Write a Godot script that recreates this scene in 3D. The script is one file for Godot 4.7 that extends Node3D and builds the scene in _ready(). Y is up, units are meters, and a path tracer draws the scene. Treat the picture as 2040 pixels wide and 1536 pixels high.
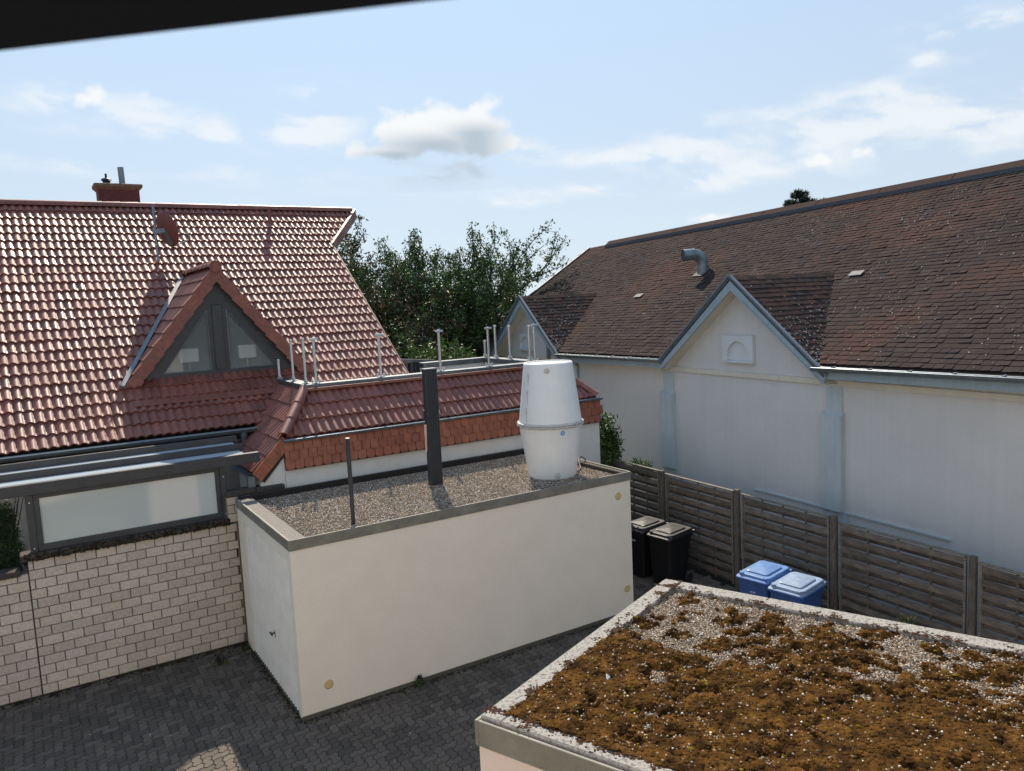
extends Node3D
# Back yard with two flat-roofed garages, a tiled house with a roof terrace and a long hall, seen from an upper window.

const CAM := Vector3(-2.7677, 5.6127, 10.2369)
const FPX := 1549.84          # focal length in pixels of the 2040 x 1536 photograph
var cam_basis := Basis.from_euler(Vector3(-0.10938, -0.55900, -0.046735))
var rng := RandomNumberGenerator.new()
var M := {}                   # materials
var T := {}                   # textures
var used := {}                # top-level names

# ------------------------------------------------------------------ helpers
func V(x, y, z) -> Vector3:
	return Vector3(x, y, z)

func px(p: Vector3) -> Vector3:   # photograph pixel and distance of a point
	var q: Vector3 = cam_basis.transposed() * (p - CAM)
	return Vector3(1020.0 + FPX * q.x / -q.z, 768.0 - FPX * q.y / -q.z, -q.z)

func ray(u, v) -> Vector3:
	return (cam_basis * Vector3((u - 1020.0) / FPX, -(v - 768.0) / FPX, -1.0)).normalized()

func numbered(called: String) -> String:
	if not used.has(called):
		used[called] = 0
		return called
	used[called] += 1
	return "%s_%03d" % [called, used[called]]

func tag(o: Node3D, label: String, category: String, group := "", kind := "") -> Node3D:
	if label != "": o.set_meta("label", label)
	if category != "": o.set_meta("category", category)
	if group != "": o.set_meta("group", group)
	if kind != "": o.set_meta("kind", kind)
	return o

func thing(called: String, label: String, category: String, at := Vector3.ZERO, group := "") -> Node3D:
	var o := Node3D.new()
	o.name = numbered(called)
	add_child(o, true)
	o.position = at
	return tag(o, label, category, group)

func part(called: String, parent: Node3D, mesh: Mesh, mat: Material, xf := Transform3D()) -> MeshInstance3D:
	var o := MeshInstance3D.new()
	o.name = numbered(called) if parent == self else called
	o.mesh = mesh
	o.transform = xf
	if mat != null: o.material_override = mat
	parent.add_child(o, true)
	return o

func holder(called: String, parent: Node3D, at := Vector3.ZERO) -> Node3D:
	var o := Node3D.new()
	o.name = called
	o.position = at
	parent.add_child(o, true)
	return o

func scatter(called: String, parent: Node3D, mesh: Mesh, mat: Material, xfs: Array, cols: Array) -> MultiMeshInstance3D:
	var mm := MultiMesh.new()
	mm.transform_format = MultiMesh.TRANSFORM_3D
	mm.use_colors = true
	mm.mesh = mesh
	mm.instance_count = xfs.size()
	for i in xfs.size():
		mm.set_instance_transform(i, xfs[i])
		mm.set_instance_color(i, cols[i])
	var o := MultiMeshInstance3D.new()
	o.name = numbered(called) if parent == self else called
	o.multimesh = mm
	o.material_override = mat
	parent.add_child(o, true)
	return o

func begin() -> SurfaceTool:
	var st := SurfaceTool.new()
	st.begin(Mesh.PRIMITIVE_TRIANGLES)
	st.set_smooth_group(-1)
	return st

func done(st: SurfaceTool) -> ArrayMesh:
	st.generate_normals()
	return st.commit()

func tri(st: SurfaceTool, a: Vector3, b: Vector3, c: Vector3):   # counter-clockwise seen from outside
	st.add_vertex(a); st.add_vertex(c); st.add_vertex(b)

func quad(st: SurfaceTool, a, b, c, d):
	tri(st, a, b, c); tri(st, a, c, d)

func tri_out(st: SurfaceTool, a: Vector3, b: Vector3, c: Vector3, o: Vector3):
	if (b - a).cross(c - a).dot((a + b + c) / 3.0 - o) < 0.0: tri(st, a, c, b)
	else: tri(st, a, b, c)

func quad_out(st: SurfaceTool, a, b, c, d, o):
	tri_out(st, a, b, c, o); tri_out(st, a, c, d, o)

func box(st: SurfaceTool, c: Vector3, s: Vector3, bs := Basis()):
	var h := s * 0.5
	var p := []
	for i in 8:
		p.append(c + bs * Vector3(h.x if i & 1 else -h.x, h.y if i & 2 else -h.y, h.z if i & 4 else -h.z))
	for f in [[0, 1, 3, 2], [4, 5, 7, 6], [0, 1, 5, 4], [2, 3, 7, 6], [0, 2, 6, 4], [1, 3, 7, 5]]:
		quad_out(st, p[f[0]], p[f[1]], p[f[2]], p[f[3]], c)

func bev(st: SurfaceTool, c: Vector3, s: Vector3, b: float, bs := Basis()):   # box with chamfered edges
	var h := s * 0.5
	for k in 3:
		var i := (k + 1) % 3
		var j := (k + 2) % 3
		for sk in [-1.0, 1.0]:
			var f := []
			for e in [[-1, -1], [1, -1], [1, 1], [-1, 1]]:
				var v := Vector3.ZERO
				v[k] = sk * h[k]; v[i] = e[0] * (h[i] - b); v[j] = e[1] * (h[j] - b)
				f.append(c + bs * v)
			quad_out(st, f[0], f[1], f[2], f[3], c)
		for si in [-1.0, 1.0]:
			for sj in [-1.0, 1.0]:
				var f := []
				for e in [[0, -1], [0, 1], [1, 1], [1, -1]]:
					var v := Vector3.ZERO
					v[k] = e[1] * (h[k] - b)
					v[i] = si * (h[i] - (b if e[0] else 0.0)); v[j] = sj * (h[j] - (0.0 if e[0] else b))
					f.append(c + bs * v)
				quad_out(st, f[0], f[1], f[2], f[3], c)
	for sx in [-1.0, 1.0]:
		for sy in [-1.0, 1.0]:
			for sz in [-1.0, 1.0]:
				tri_out(st, c + bs * V(sx * h.x, sy * (h.y - b), sz * (h.z - b)), c + bs * V(sx * (h.x - b), sy * h.y, sz * (h.z - b)), c + bs * V(sx * (h.x - b), sy * (h.y - b), sz * h.z), c)

func box_mesh(s: Vector3, b := 0.0) -> ArrayMesh:
	var st := begin()
	if b > 0.0: bev(st, Vector3.ZERO, s, b)
	else: box(st, Vector3.ZERO, s)
	return done(st)

func put_box(called: String, parent: Node3D, c: Vector3, s: Vector3, mat: Material, b := 0.0, bs := Basis()) -> MeshInstance3D:
	return part(called, parent, box_mesh(s, b), mat, Transform3D(bs, c))

func tube(st: SurfaceTool, pts: Array, rad, seg := 8, caps := true):
	st.set_smooth_group(1)
	var rings := []
	var side := Vector3.ZERO
	for i in pts.size():
		var d: Vector3 = (pts[min(i + 1, pts.size() - 1)] - pts[max(i - 1, 0)]).normalized()
		if side == Vector3.ZERO:
			side = d.cross(Vector3.UP if absf(d.y) < 0.9 else Vector3.RIGHT).normalized()
		side = (side - d * side.dot(d)).normalized()
		var up := side.cross(d)
		var r: float = rad[i] if rad is Array else rad
		var ring := []
		for k in seg:
			var a := TAU * k / seg
			ring.append(pts[i] + (side * cos(a) + up * sin(a)) * r)
		rings.append(ring)
	for i in rings.size() - 1:
		for k in seg:
			var n := (k + 1) % seg
			quad_out(st, rings[i][k], rings[i][n], rings[i + 1][n], rings[i + 1][k], (pts[i] + pts[i + 1]) * 0.5)
	st.set_smooth_group(-1)
	if caps:
		for e in [0, rings.size() - 1]:
			var o: Vector3 = pts[1] if e == 0 else pts[e - 1]
			for k in seg:
				tri_out(st, pts[e], rings[e][k], rings[e][(k + 1) % seg], o)

func tube_mesh(pts: Array, rad, seg := 8, caps := true) -> ArrayMesh:
	var st := begin()
	tube(st, pts, rad, seg, caps)
	return done(st)

func loft(st: SurfaceTool, rings: Array, o: Vector3, smooth := false, close := true):
	if smooth: st.set_smooth_group(1)
	for i in rings.size() - 1:
		var n: int = rings[i].size()
		for k in n:
			quad_out(st, rings[i][k], rings[i][(k + 1) % n], rings[i + 1][(k + 1) % n], rings[i + 1][k], o)
	st.set_smooth_group(-1)
	if close:
		for e in [0, rings.size() - 1]:
			var mid := Vector3.ZERO
			for p in rings[e]: mid += p
			mid /= rings[e].size()
			for k in rings[e].size():
				tri_out(st, mid, rings[e][k], rings[e][(k + 1) % rings[e].size()], o)

func circle(r: float, y: float, seg := 32, at := Vector3.ZERO) -> Array:
	var a := []
	for k in seg: a.append(at + V(cos(TAU * k / seg) * r, y, sin(TAU * k / seg) * r))
	return a

func rrect(w: float, d: float, r: float, y: float, n := 4, dx := 0.0) -> Array:   # rounded rectangle in the plane y
	var a := []
	for c in [[1, 1, 0.0], [-1, 1, 0.5], [-1, -1, 1.0], [1, -1, 1.5]]:
		for k in n + 1:
			var t: float = PI * (c[2] + 0.5 * k / n)
			a.append(V(dx + c[0] * (w * 0.5 - r) + cos(t) * r, y, c[1] * (d * 0.5 - r) + sin(t) * r))
	return a

func prism(st: SurfaceTool, poly: Array, depth: Vector3):   # a flat polygon of 3D points pushed along depth
	var nrm: Vector3 = Vector3.ZERO
	for k in poly.size():
		nrm += (poly[k] as Vector3).cross(poly[(k + 1) % poly.size()])
	nrm = nrm.normalized()
	var ax: Vector3 = (poly[1] - poly[0]).normalized()
	var ay := nrm.cross(ax)
	var flat := PackedVector2Array()
	var mid := Vector3.ZERO
	for p in poly:
		flat.append(Vector2(ax.dot(p), ay.dot(p)))
		mid += p
	mid = mid / poly.size() + depth * 0.5
	var idx := Geometry2D.triangulate_polygon(flat)
	for k in range(0, idx.size(), 3):
		tri_out(st, poly[idx[k]], poly[idx[k + 1]], poly[idx[k + 2]], mid)
		tri_out(st, poly[idx[k]] + depth, poly[idx[k + 1]] + depth, poly[idx[k + 2]] + depth, mid)
	var sgn := 1.0 if nrm.dot(depth) < 0 else -1.0
	for k in poly.size():
		var a: Vector3 = poly[k]
		var b: Vector3 = poly[(k + 1) % poly.size()]
		if sgn > 0: quad(st, b, a, a + depth, b + depth)
		else: quad(st, a, b, b + depth, a + depth)

func prism_mesh(poly: Array, depth: Vector3) -> ArrayMesh:
	var st := begin()
	prism(st, poly, depth)
	return done(st)

func bar(a: Vector3, b: Vector3, w: float, h: float, up := Vector3.UP, bevel := 0.0) -> ArrayMesh:   # straight bar between two points
	var st := begin()
	var d := (b - a).normalized()
	var s := up.cross(d).normalized()
	var u := d.cross(s)
	var bs := Basis(s, u, d)
	if bevel > 0: bev(st, (a + b) * 0.5, V(w, h, a.distance_to(b)), bevel, bs)
	else: box(st, (a + b) * 0.5, V(w, h, a.distance_to(b)), bs)
	return done(st)

func rf(a: float, b: float) -> float:
	return rng.randf_range(a, b)

func lin(r: float, g: float, b: float) -> Color:    # a real-world base colour as a material wants it
	return Color(r, g, b).linear_to_srgb()

# ------------------------------------------------------------------ textures and materials
func noise_bytes(seed_: int, freq: float, octaves: int, kind := FastNoiseLite.TYPE_SIMPLEX_SMOOTH, size := 512) -> PackedByteArray:
	var n := FastNoiseLite.new()
	n.seed = seed_
	n.noise_type = kind
	n.frequency = freq
	n.fractal_octaves = octaves
	n.fractal_gain = 0.55
	if kind == FastNoiseLite.TYPE_CELLULAR:
		n.fractal_type = FastNoiseLite.FRACTAL_NONE
	return n.get_seamless_image(size, size).get_data()

func grey_tex(f: Callable, size := 512) -> ImageTexture:   # f(i) gives 0..1 for pixel i
	var b := PackedByteArray()
	b.resize(size * size)
	for i in size * size: b[i] = int(clampf(f.call(i), 0.0, 1.0) * 255.0)
	var im := Image.create_from_data(size, size, false, Image.FORMAT_L8, b)
	im.convert(Image.FORMAT_RGB8)
	im.generate_mipmaps()
	return ImageTexture.create_from_image(im)

func normal_tex(bytes: PackedByteArray, size: int, strength: float) -> ImageTexture:
	var im := Image.create_from_data(size, size, false, Image.FORMAT_L8, bytes)
	im.bump_map_to_normal_map(strength)
	im.convert(Image.FORMAT_RGB8)
	im.generate_mipmaps()
	return ImageTexture.create_from_image(im)

func make_textures():
	var fine := noise_bytes(3, 0.11, 4)
	var coarse := noise_bytes(5, 0.008, 5)
	var mid := noise_bytes(9, 0.03, 4)
	T.grain = grey_tex(func(i): return 0.62 + fine[i] / 255.0 * 0.38)
	T.blotch = grey_tex(func(i): return 0.70 + 0.2 * coarse[i] / 255.0 + 0.10 * fine[i] / 255.0)
	T.plaster = grey_tex(func(i): return 0.86 + 0.09 * coarse[i] / 255.0 + 0.05 * fine[i] / 255.0)
	T.rough_stone = grey_tex(func(i): return 0.45 + 0.3 * mid[i] / 255.0 + 0.25 * fine[i] / 255.0)
	# lichen: pale cement with dark dots and crusts
	T.lichen = grey_tex(func(i: int):
		var s := 0.72 + 0.28 * fine[i] / 255.0
		if mid[i] < 100: s *= 0.55 + 0.4 * (fine[i] / 255.0)
		return s)
	# wood grain: long along u (or v in the other one), with knots and checks
	var g1 := noise_bytes(21, 0.10, 4)
	var g2 := noise_bytes(23, 0.012, 3)
	T.wood_u = grey_tex(func(i: int):
		var x: int = i % 512
		var y := int(i / 512.0)
		var w := g1[((y + int(g2[i] / 255.0 * 26.0)) % 512) * 512 + int(x / 14.0)] / 255.0
		return 0.42 + 0.42 * w + 0.16 * g2[i] / 255.0)
	T.wood_v = grey_tex(func(i: int):
		var x: int = i % 512
		var y := int(i / 512.0)
		var w := g1[((x + int(g2[i] / 255.0 * 26.0)) % 512) * 512 + int(y / 14.0)] / 255.0
		return 0.42 + 0.42 * w + 0.16 * g2[i] / 255.0)
	# rain streaks down a rendered wall
	T.streak = grey_tex(func(i: int):
		var x: int = i % 512
		var y := int(i / 512.0)
		var w := g1[(x) * 512 + int(y / 40.0)] / 255.0
		return 0.80 + 0.09 * w + 0.07 * coarse[i] / 255.0 + 0.04 * fine[i] / 255.0)
	T.weathered = grey_tex(func(i: int): return 0.74 + 0.16 * mid[i] / 255.0 + 0.10 * fine[i] / 255.0)
	T.smooth = grey_tex(func(i: int): return 0.93 + 0.03 * coarse[i] / 255.0 + 0.03 * fine[i] / 255.0)
	T.drip = grey_tex(func(i: int):
		var x: int = i % 512
		var y := int(i / 512.0)
		var w := g1[x * 512 + int(y / 90.0)] / 255.0
		return 0.90 + 0.03 * w + 0.045 * coarse[i] / 255.0 + 0.02 * fine[i] / 255.0)
	T.n_fine = normal_tex(fine, 512, 4.0)
	T.n_mid = normal_tex(mid, 512, 6.0)

func mat(id: String, c: Color, rough: float, tex = "", scale := 1.0, nrm = "", nscale := 0.5, metal := 0.0, local := false) -> StandardMaterial3D:
	var m := StandardMaterial3D.new()
	m.resource_name = id
	m.albedo_color = c
	m.roughness = rough
	m.metallic = metal
	m.uv1_triplanar = true
	m.uv1_world_triplanar = not local
	m.uv1_scale = Vector3.ONE * scale
	if tex != "": m.albedo_texture = T[tex]
	if nrm != "":
		m.normal_enabled = true
		m.normal_texture = T[nrm]
		m.normal_scale = nscale
	M[id] = m
	return m

func vmat(id: String, rough: float, tex = "", scale := 1.0) -> StandardMaterial3D:   # takes its colour from the copies
	var m := mat(id, Color.WHITE, rough, tex, scale)
	m.vertex_color_use_as_albedo = true
	return m

func make_materials():
	make_textures()
	mat("garage_wall", lin(0.81, 0.735, 0.615), 0.9, "smooth", 0.35)
	mat("pink_wall", lin(0.74, 0.60, 0.53), 0.9, "smooth", 0.5)
	mat("garage_trim", lin(0.25, 0.235, 0.19), 0.7, "blotch", 0.7, "n_fine", 0.1)
	mat("garage_door", lin(0.86, 0.83, 0.77), 0.45, "plaster", 0.5)
	mat("footing", lin(0.16, 0.15, 0.11), 0.95, "rough_stone", 1.2, "n_mid", 0.6)
	mat("concrete", lin(0.34, 0.30, 0.26), 0.95, "rough_stone", 1.5, "n_mid", 0.5)
	mat("lichen_rim", lin(0.36, 0.335, 0.305), 0.95, "lichen", 1.6, "n_mid", 0.6)
	mat("bitumen", lin(0.045, 0.035, 0.028), 0.95, "rough_stone", 1.0, "n_mid", 0.6)
	mat("gravel_bed", lin(0.10, 0.07, 0.045), 0.95, "rough_stone", 6.0, "n_mid", 0.8)
	mat("vent_cream", lin(0.62, 0.50, 0.25), 0.6)
	mat("black_plastic", lin(0.012, 0.013, 0.016), 0.42, "blotch", 1.0)
	mat("black_lid", lin(0.022, 0.023, 0.026), 0.38, "blotch", 2.0)
	mat("blue_plastic", lin(0.035, 0.115, 0.36), 0.42, "blotch", 1.2)
	mat("blue_lid", lin(0.10, 0.23, 0.52), 0.42, "blotch", 1.5)
	mat("faded_lid", lin(0.22, 0.31, 0.47), 0.5, "blotch", 1.5)
	mat("rubber", lin(0.015, 0.015, 0.015), 0.8)
	mat("white_print", lin(0.65, 0.65, 0.65), 0.6)
	mat("tank_white", lin(0.86, 0.86, 0.83), 0.42, "drip", 0.6)
	mat("tank_ring", lin(0.70, 0.69, 0.64), 0.5, "blotch", 2.0)
	mat("sticker_blue", lin(0.06, 0.32, 0.60), 0.4)
	mat("anthracite", lin(0.042, 0.047, 0.055), 0.42, "blotch", 0.8, "", 0.0, 0.0)
	mat("cap_metal", lin(0.19, 0.21, 0.23), 0.36, "blotch", 0.8, "", 0.0, 0.6)
	mat("zinc", lin(0.26, 0.31, 0.34), 0.42, "blotch", 1.3, "", 0.0, 0.55)
	mat("steel", lin(0.62, 0.64, 0.66), 0.28, "", 1.0, "", 0.0, 0.9)
	mat("house_wall", lin(0.60, 0.53, 0.49), 0.9, "plaster", 0.5, "n_fine", 0.3)
	mat("dark_wood", lin(0.03, 0.028, 0.027), 0.8, "wood_u", 1.0)
	mat("annex_wall", lin(0.74, 0.71, 0.66), 0.92, "drip", 0.5)
	mat("deck_wall", lin(0.70, 0.70, 0.70), 0.85, "plaster", 0.8)
	mat("cream_wall", lin(0.82, 0.77, 0.69), 0.9, "plaster", 0.4)
	for k in 5:
		var f := 0.80 + 0.10 * k
		mat("tile_%d" % k, lin(0.265 * f, 0.088 * f, 0.060 * f + 0.003 * (k % 2)), 0.46 + 0.04 * ((k * 3) % 5), "blotch", 2.0, "n_fine", 0.10)
		mat("clad_%d" % k, lin(0.38 * (0.4 + 0.6 * f), 0.125 * (0.4 + 0.6 * f), 0.068 * (0.4 + 0.6 * f)), 0.6, "blotch", 1.3, "n_fine", 0.2)
		var h := 0.92 + 0.045 * k
		mat("brick_%d" % k, lin(0.67 * h, (0.565 + 0.008 * (k % 3)) * h, (0.465 + 0.012 * (k % 2)) * h), 0.95, "weathered", 1.1, "n_mid", 0.35)
		var p := 0.76 + 0.12 * k
		mat("paver_%d" % k, lin(0.172 * p, 0.138 * p, 0.109 * p), 0.9, "rough_stone", 2.2, "n_mid", 0.7)
		mat("slat_%d" % k, lin(0.235 * f, 0.198 * f, 0.162 * f), 0.9, "wood_u", 0.8, "n_fine", 0.3)
	for k in 6:
		var c: Array = SHC[k]
		mat("shingle_%d" % k, lin(c[0], c[1], c[2]), 0.95, "weathered", 1.2, "n_mid", 0.4).metallic_specular = 0.12
	mat("mortar", lin(0.46, 0.36, 0.28), 0.95, "rough_stone", 2.5)
	mat("coping", lin(0.115, 0.092, 0.075), 0.95, "rough_stone", 1.0, "n_mid", 0.8)
	mat("post_wood", lin(0.22, 0.185, 0.145), 0.9, "wood_v", 0.8, "n_fine", 0.3)
	mat("fence_rail", lin(0.34, 0.30, 0.24), 0.9, "wood_u", 0.8, "n_fine", 0.3)
	mat("hall_wall", lin(0.62, 0.625, 0.615), 0.9, "drip", 0.14)
	mat("hall_blue", lin(0.34, 0.45, 0.52), 0.75, "streak", 0.3)
	mat("hall_pale", lin(0.52, 0.60, 0.63), 0.85, "streak", 0.3)
	mat("niche_white", lin(0.60, 0.65, 0.67), 0.85, "smooth", 0.5)
	mat("hall_band", lin(0.66, 0.63, 0.54), 0.85, "plaster", 0.4)
	mat("ridge_felt", lin(0.10, 0.12, 0.15), 0.6, "rough_stone", 1.0)
	mat("lead", lin(0.20, 0.23, 0.26), 0.55, "blotch", 2.0, "", 0.0, 0.1)
	mat("chimney", lin(0.15, 0.042, 0.035), 0.85, "blotch", 2.0)
	mat("chimney_cap", lin(0.22, 0.14, 0.095), 0.9, "blotch", 2.0)
	mat("red_metal", lin(0.17, 0.05, 0.04), 0.5)
	mat("dark_green", lin(0.012, 0.03, 0.03), 0.5)
	mat("ground", lin(0.10, 0.11, 0.06), 0.95, "blotch", 0.2)
	mat("joint_sand", lin(0.018, 0.016, 0.013), 1.0, "rough_stone", 2.0)
	mat("bark", lin(0.055, 0.042, 0.032), 0.95, "wood_v", 1.0)
	mat("lampshade", lin(0.80, 0.80, 0.76), 0.8)
	mat("room_plaster", lin(0.42, 0.40, 0.37), 0.9)
	mat("cloth_pink", lin(0.55, 0.36, 0.32), 0.9)
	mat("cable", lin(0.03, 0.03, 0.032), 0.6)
	mat("sash_dark", lin(0.008, 0.009, 0.012), 0.9).metallic_specular = 0.1
	mat("sash_wood", lin(0.17, 0.10, 0.06), 0.7, "wood_u", 2.0)
	mat("frosted", lin(0.50, 0.53, 0.50), 0.06)
	mat("panel_glass", lin(0.44, 0.50, 0.54), 0.12)
	M.frosted.metallic_specular = 1.0
	var g := mat("window_glass", lin(0.25, 0.3, 0.32), 0.02)
	g.transparency = BaseMaterial3D.TRANSPARENCY_ALPHA
	g.albedo_color.a = 0.22
	vmat("pebble", 0.85).metallic_specular = 0.25
	vmat("moss", 1.0).metallic_specular = 0.1
	vmat("lichen_dot", 0.95)
	vmat("shingle_far", 0.95, "weathered", 1.2).metallic_specular = 0.12
	vmat("tile_far", 0.52, "blotch", 2.0)
	vmat("paver_far", 0.9, "rough_stone", 2.2)
	var lf := vmat("leaf", 0.5)
	lf.backlight_enabled = true
	lf.backlight = Color(0.35, 0.42, 0.12)
	lf.cull_mode = BaseMaterial3D.CULL_DISABLED

# ------------------------------------------------------------------ light, sky, camera
func cloud_noise(freq: float, seed_: int) -> FastNoiseLite:
	var n := FastNoiseLite.new()
	n.seed = seed_
	n.frequency = freq
	n.fractal_octaves = 5
	n.fractal_gain = 0.52
	return n

const SUN := Vector3(0.2622, 0.6947, -0.6698)

func clear_sky(d: Vector3) -> Vector3:
	var el := clampf(d.y, 0.0, 1.0)
	var low := Vector3(0.470, 0.527, 0.560)
	var up := Vector3(0.225, 0.345, 0.535)
	var c := low.lerp(up, 1.0 - exp(-el * 2.9))
	var near: float = maxf(0.0, d.dot(SUN))
	c += Vector3(0.09, 0.125, 0.155) * pow(near, 4.0) + Vector3(0.5, 0.46, 0.38) * pow(near, 60.0)
	return c

func make_sky() -> Image:
	var w := 4096
	var h := 2048
	var im := Image.create_empty(256, 128, false, Image.FORMAT_RGBAF)
	for y in 128:
		for x in 256:
			var az := (x + 0.5) / 256.0 * TAU
			var el := PI * 0.5 - (y + 0.5) / 128.0 * PI
			var c := clear_sky(V(sin(az) * cos(el), sin(el), -cos(az) * cos(el))) if el > -0.03 else Vector3(0.20, 0.19, 0.175)
			im.set_pixel(x, y, Color(c.x, c.y, c.z))
	im.resize(w, h, Image.INTERPOLATE_BILINEAR)
	# clouds: centre and half size in pixels of the photograph, density; the first are heaped, the rest are thin veils
	var heaps := []
	for b in [[868, 278, 132, 50, 1.1], [945, 258, 68, 48, 1.05], [790, 302, 85, 22, 0.95], [1010, 288, 60, 26, 0.7], [1672, 316, 70, 20, 0.62], [1410, 436, 62, 16, 0.55], [205, 200, 60, 26, 0.50]]:
		var d := ray(b[0], b[1])
		heaps.append([atan2(d.x, -d.z), asin(d.y), b[2] / FPX, b[3] / FPX, b[4]])
	var veils := []
	for b in [[885, 335, 190, 26, 0.50], [1040, 295, 70, 22, 0.6], [180, 212, 170, 42, 0.75], [330, 268, 70, 14, 0.55], [440, 262, 36, 18, 0.6], [605, 238, 100, 58, 0.62], [600, 272, 55, 22, 0.6], [640, 190, 130, 24, 0.4],
		[1290, 315, 170, 30, 0.55], [1440, 270, 170, 52, 0.50], [1700, 196, 105, 34, 0.62], [1520, 345, 320, 40, 0.38], [1900, 215, 220, 60, 0.46], [1990, 262, 190, 50, 0.48], [1850, 62, 62, 22, 0.7], [1980, 50, 80, 36, 0.55], [1845, 118, 26, 10, 0.6],
		[1078, 518, 34, 22, 0.55], [1040, 402, 80, 14, 0.45], [1720, 388, 70, 12, 0.5], [430, 345, 320, 30, 0.32], [1240, 372, 280, 22, 0.42], [1700, 255, 340, 30, 0.4], [120, 330, 200, 24, 0.25]]:
		var d := ray(b[0], b[1])
		veils.append([atan2(d.x, -d.z), asin(d.y), b[2] / FPX, b[3] / FPX, b[4]])
	var n1 := cloud_noise(14.0, 11)
	var n2 := cloud_noise(9.0, 17)
	var n3 := cloud_noise(2.2, 29)
	n1.fractal_octaves = 6
	n2.fractal_octaves = 6
	n2.domain_warp_enabled = true
	n2.domain_warp_amplitude = 0.06
	n2.domain_warp_frequency = 7.0
	var x0 := -int(0.035 * w)
	var x1 := int(0.215 * w)
	for y in range(int(h * 0.345), int(h * 0.5)):
		var el := PI * 0.5 - (y + 0.5) / h * PI
		for xx in range(x0, x1):
			var az := (xx + 0.5) / w * TAU
			var s := 0.0
			var a := 0.0
			var grey := 0.0
			for b in heaps:
				var dx: float = (az - b[0]) / b[2]
				var dy: float = (el - b[1]) / b[3]
				if absf(dx) > 1.9 or absf(dy) > 1.9: continue
				if dy < 0.0: dy *= 1.5
				var r := exp(-(dx * dx + dy * dy))
				s = maxf(s, r * b[4])
				if b[4] > 0.85: grey = maxf(grey, exp(-dx * dx * 1.3) * smoothstep(0.55, -0.25, dy))
			for b in veils:
				var dx: float = (az - b[0]) / b[2]
				var dy: float = (el - b[1]) / b[3]
				if absf(dx) > 2.2 or absf(dy) > 2.2: continue
				a += b[4] * exp(-(dx * dx + dy * dy) * 1.2)
			var k := 0.0
			if s > 0.05:
				var q := n1.get_noise_2d(az, el * 1.15)
				k = smoothstep(0.26, 0.62, s + 0.62 * q)
			var thin := maxf(0.0, n3.get_noise_2d(az * 0.6 - el, el * 3.2) + 0.02) * 0.35
			if a + thin > 0.03:
				var q2 := n2.get_noise_2d(az * 0.55 - el * 0.9, el * 2.1 + az * 0.5)
				k = maxf(k, 0.72 * smoothstep(0.10, 0.95, (minf(a, 1.0) + thin) * (0.72 + 1.7 * q2)))
			if k <= 0.0: continue
			var px_ := posmod(xx, w)
			var c := im.get_pixel(px_, y)
			var sh := clampf(grey, 0.0, 1.0) * 0.85
			var cl := Color(0.62, 0.63, 0.63).lerp(Color(0.26, 0.32, 0.375), sh)
			im.set_pixel(px_, y, c.lerp(cl, k * 0.92))
	return im

func make_world():
	var cam := Camera3D.new()
	cam.name = "camera"
	cam.position = CAM
	cam.basis = cam_basis
	cam.fov = rad_to_deg(2.0 * atan(768.0 / FPX))
	cam.near = 0.05
	cam.far = 1500.0
	var lens := CameraAttributesPhysical.new()
	lens.frustum_focal_length = 24.218
	lens.frustum_focus_distance = 13.0
	lens.frustum_near = 0.05
	lens.frustum_far = 1500.0
	lens.exposure_aperture = 7.5
	cam.attributes = lens
	add_child(cam)
	cam.current = true
	var env := Environment.new()
	env.background_mode = Environment.BG_SKY
	var pano := PanoramaSkyMaterial.new()
	pano.panorama = ImageTexture.create_from_image(make_sky())
	var sky := Sky.new()
	sky.sky_material = pano
	env.sky = sky
	env.tonemap_mode = Environment.TONE_MAPPER_LINEAR
	env.tonemap_exposure = 1.55
	env.sdfgi_enabled = true
	env.ssao_enabled = true
	env.ssil_enabled = true
	var we := WorldEnvironment.new()
	we.name = "world"
	we.environment = env
	add_child(we)
	var sun := DirectionalLight3D.new()
	sun.name = "sun"
	sun.light_energy = 1.6
	sun.light_color = Color(1.0, 0.95, 0.87)
	sun.light_angular_distance = 0.6
	sun.shadow_enabled = true
	add_child(sun)
	sun.look_at_from_position(SUN * 50.0, Vector3.ZERO)

# ------------------------------------------------------------------ roofs laid tile by tile
const PROFILE := [[0.0, 0.0], [0.022, 0.006], [0.045, 0.03], [0.075, 0.036], [0.105, 0.03], [0.128, 0.006], [0.15, 0.0], [0.172, 0.006], [0.195, 0.03], [0.225, 0.036], [0.255, 0.03], [0.278, 0.006], [0.3, 0.0]]

func tile_mesh(rl: float, u0 := 0.0, s0 := 0.0, lo = null, hi = null) -> ArrayMesh:
	var st := begin()
	var top := []
	var bot := []
	var lip := []
	for q in PROFILE:
		var u: float = u0 + q[0]
		var ua := u
		var ub := u
		if lo != null:
			ua = clampf(u, lo.call(s0), hi.call(s0))
			ub = clampf(u, lo.call(s0 + rl), hi.call(s0 + rl))
		top.append(V(ua, q[1], s0 - 0.01))
		bot.append(V(ub, q[1] + 0.034, s0 + rl))
		lip.append(V(ub, q[1] + 0.003, s0 + rl))
	st.set_smooth_group(1)
	for i in top.size() - 1:
		quad(st, top[i], bot[i], bot[i + 1], top[i + 1])
	st.set_smooth_group(-1)
	for i in top.size() - 1:
		quad(st, bot[i], lip[i], lip[i + 1], bot[i + 1])
	return done(st)

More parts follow.
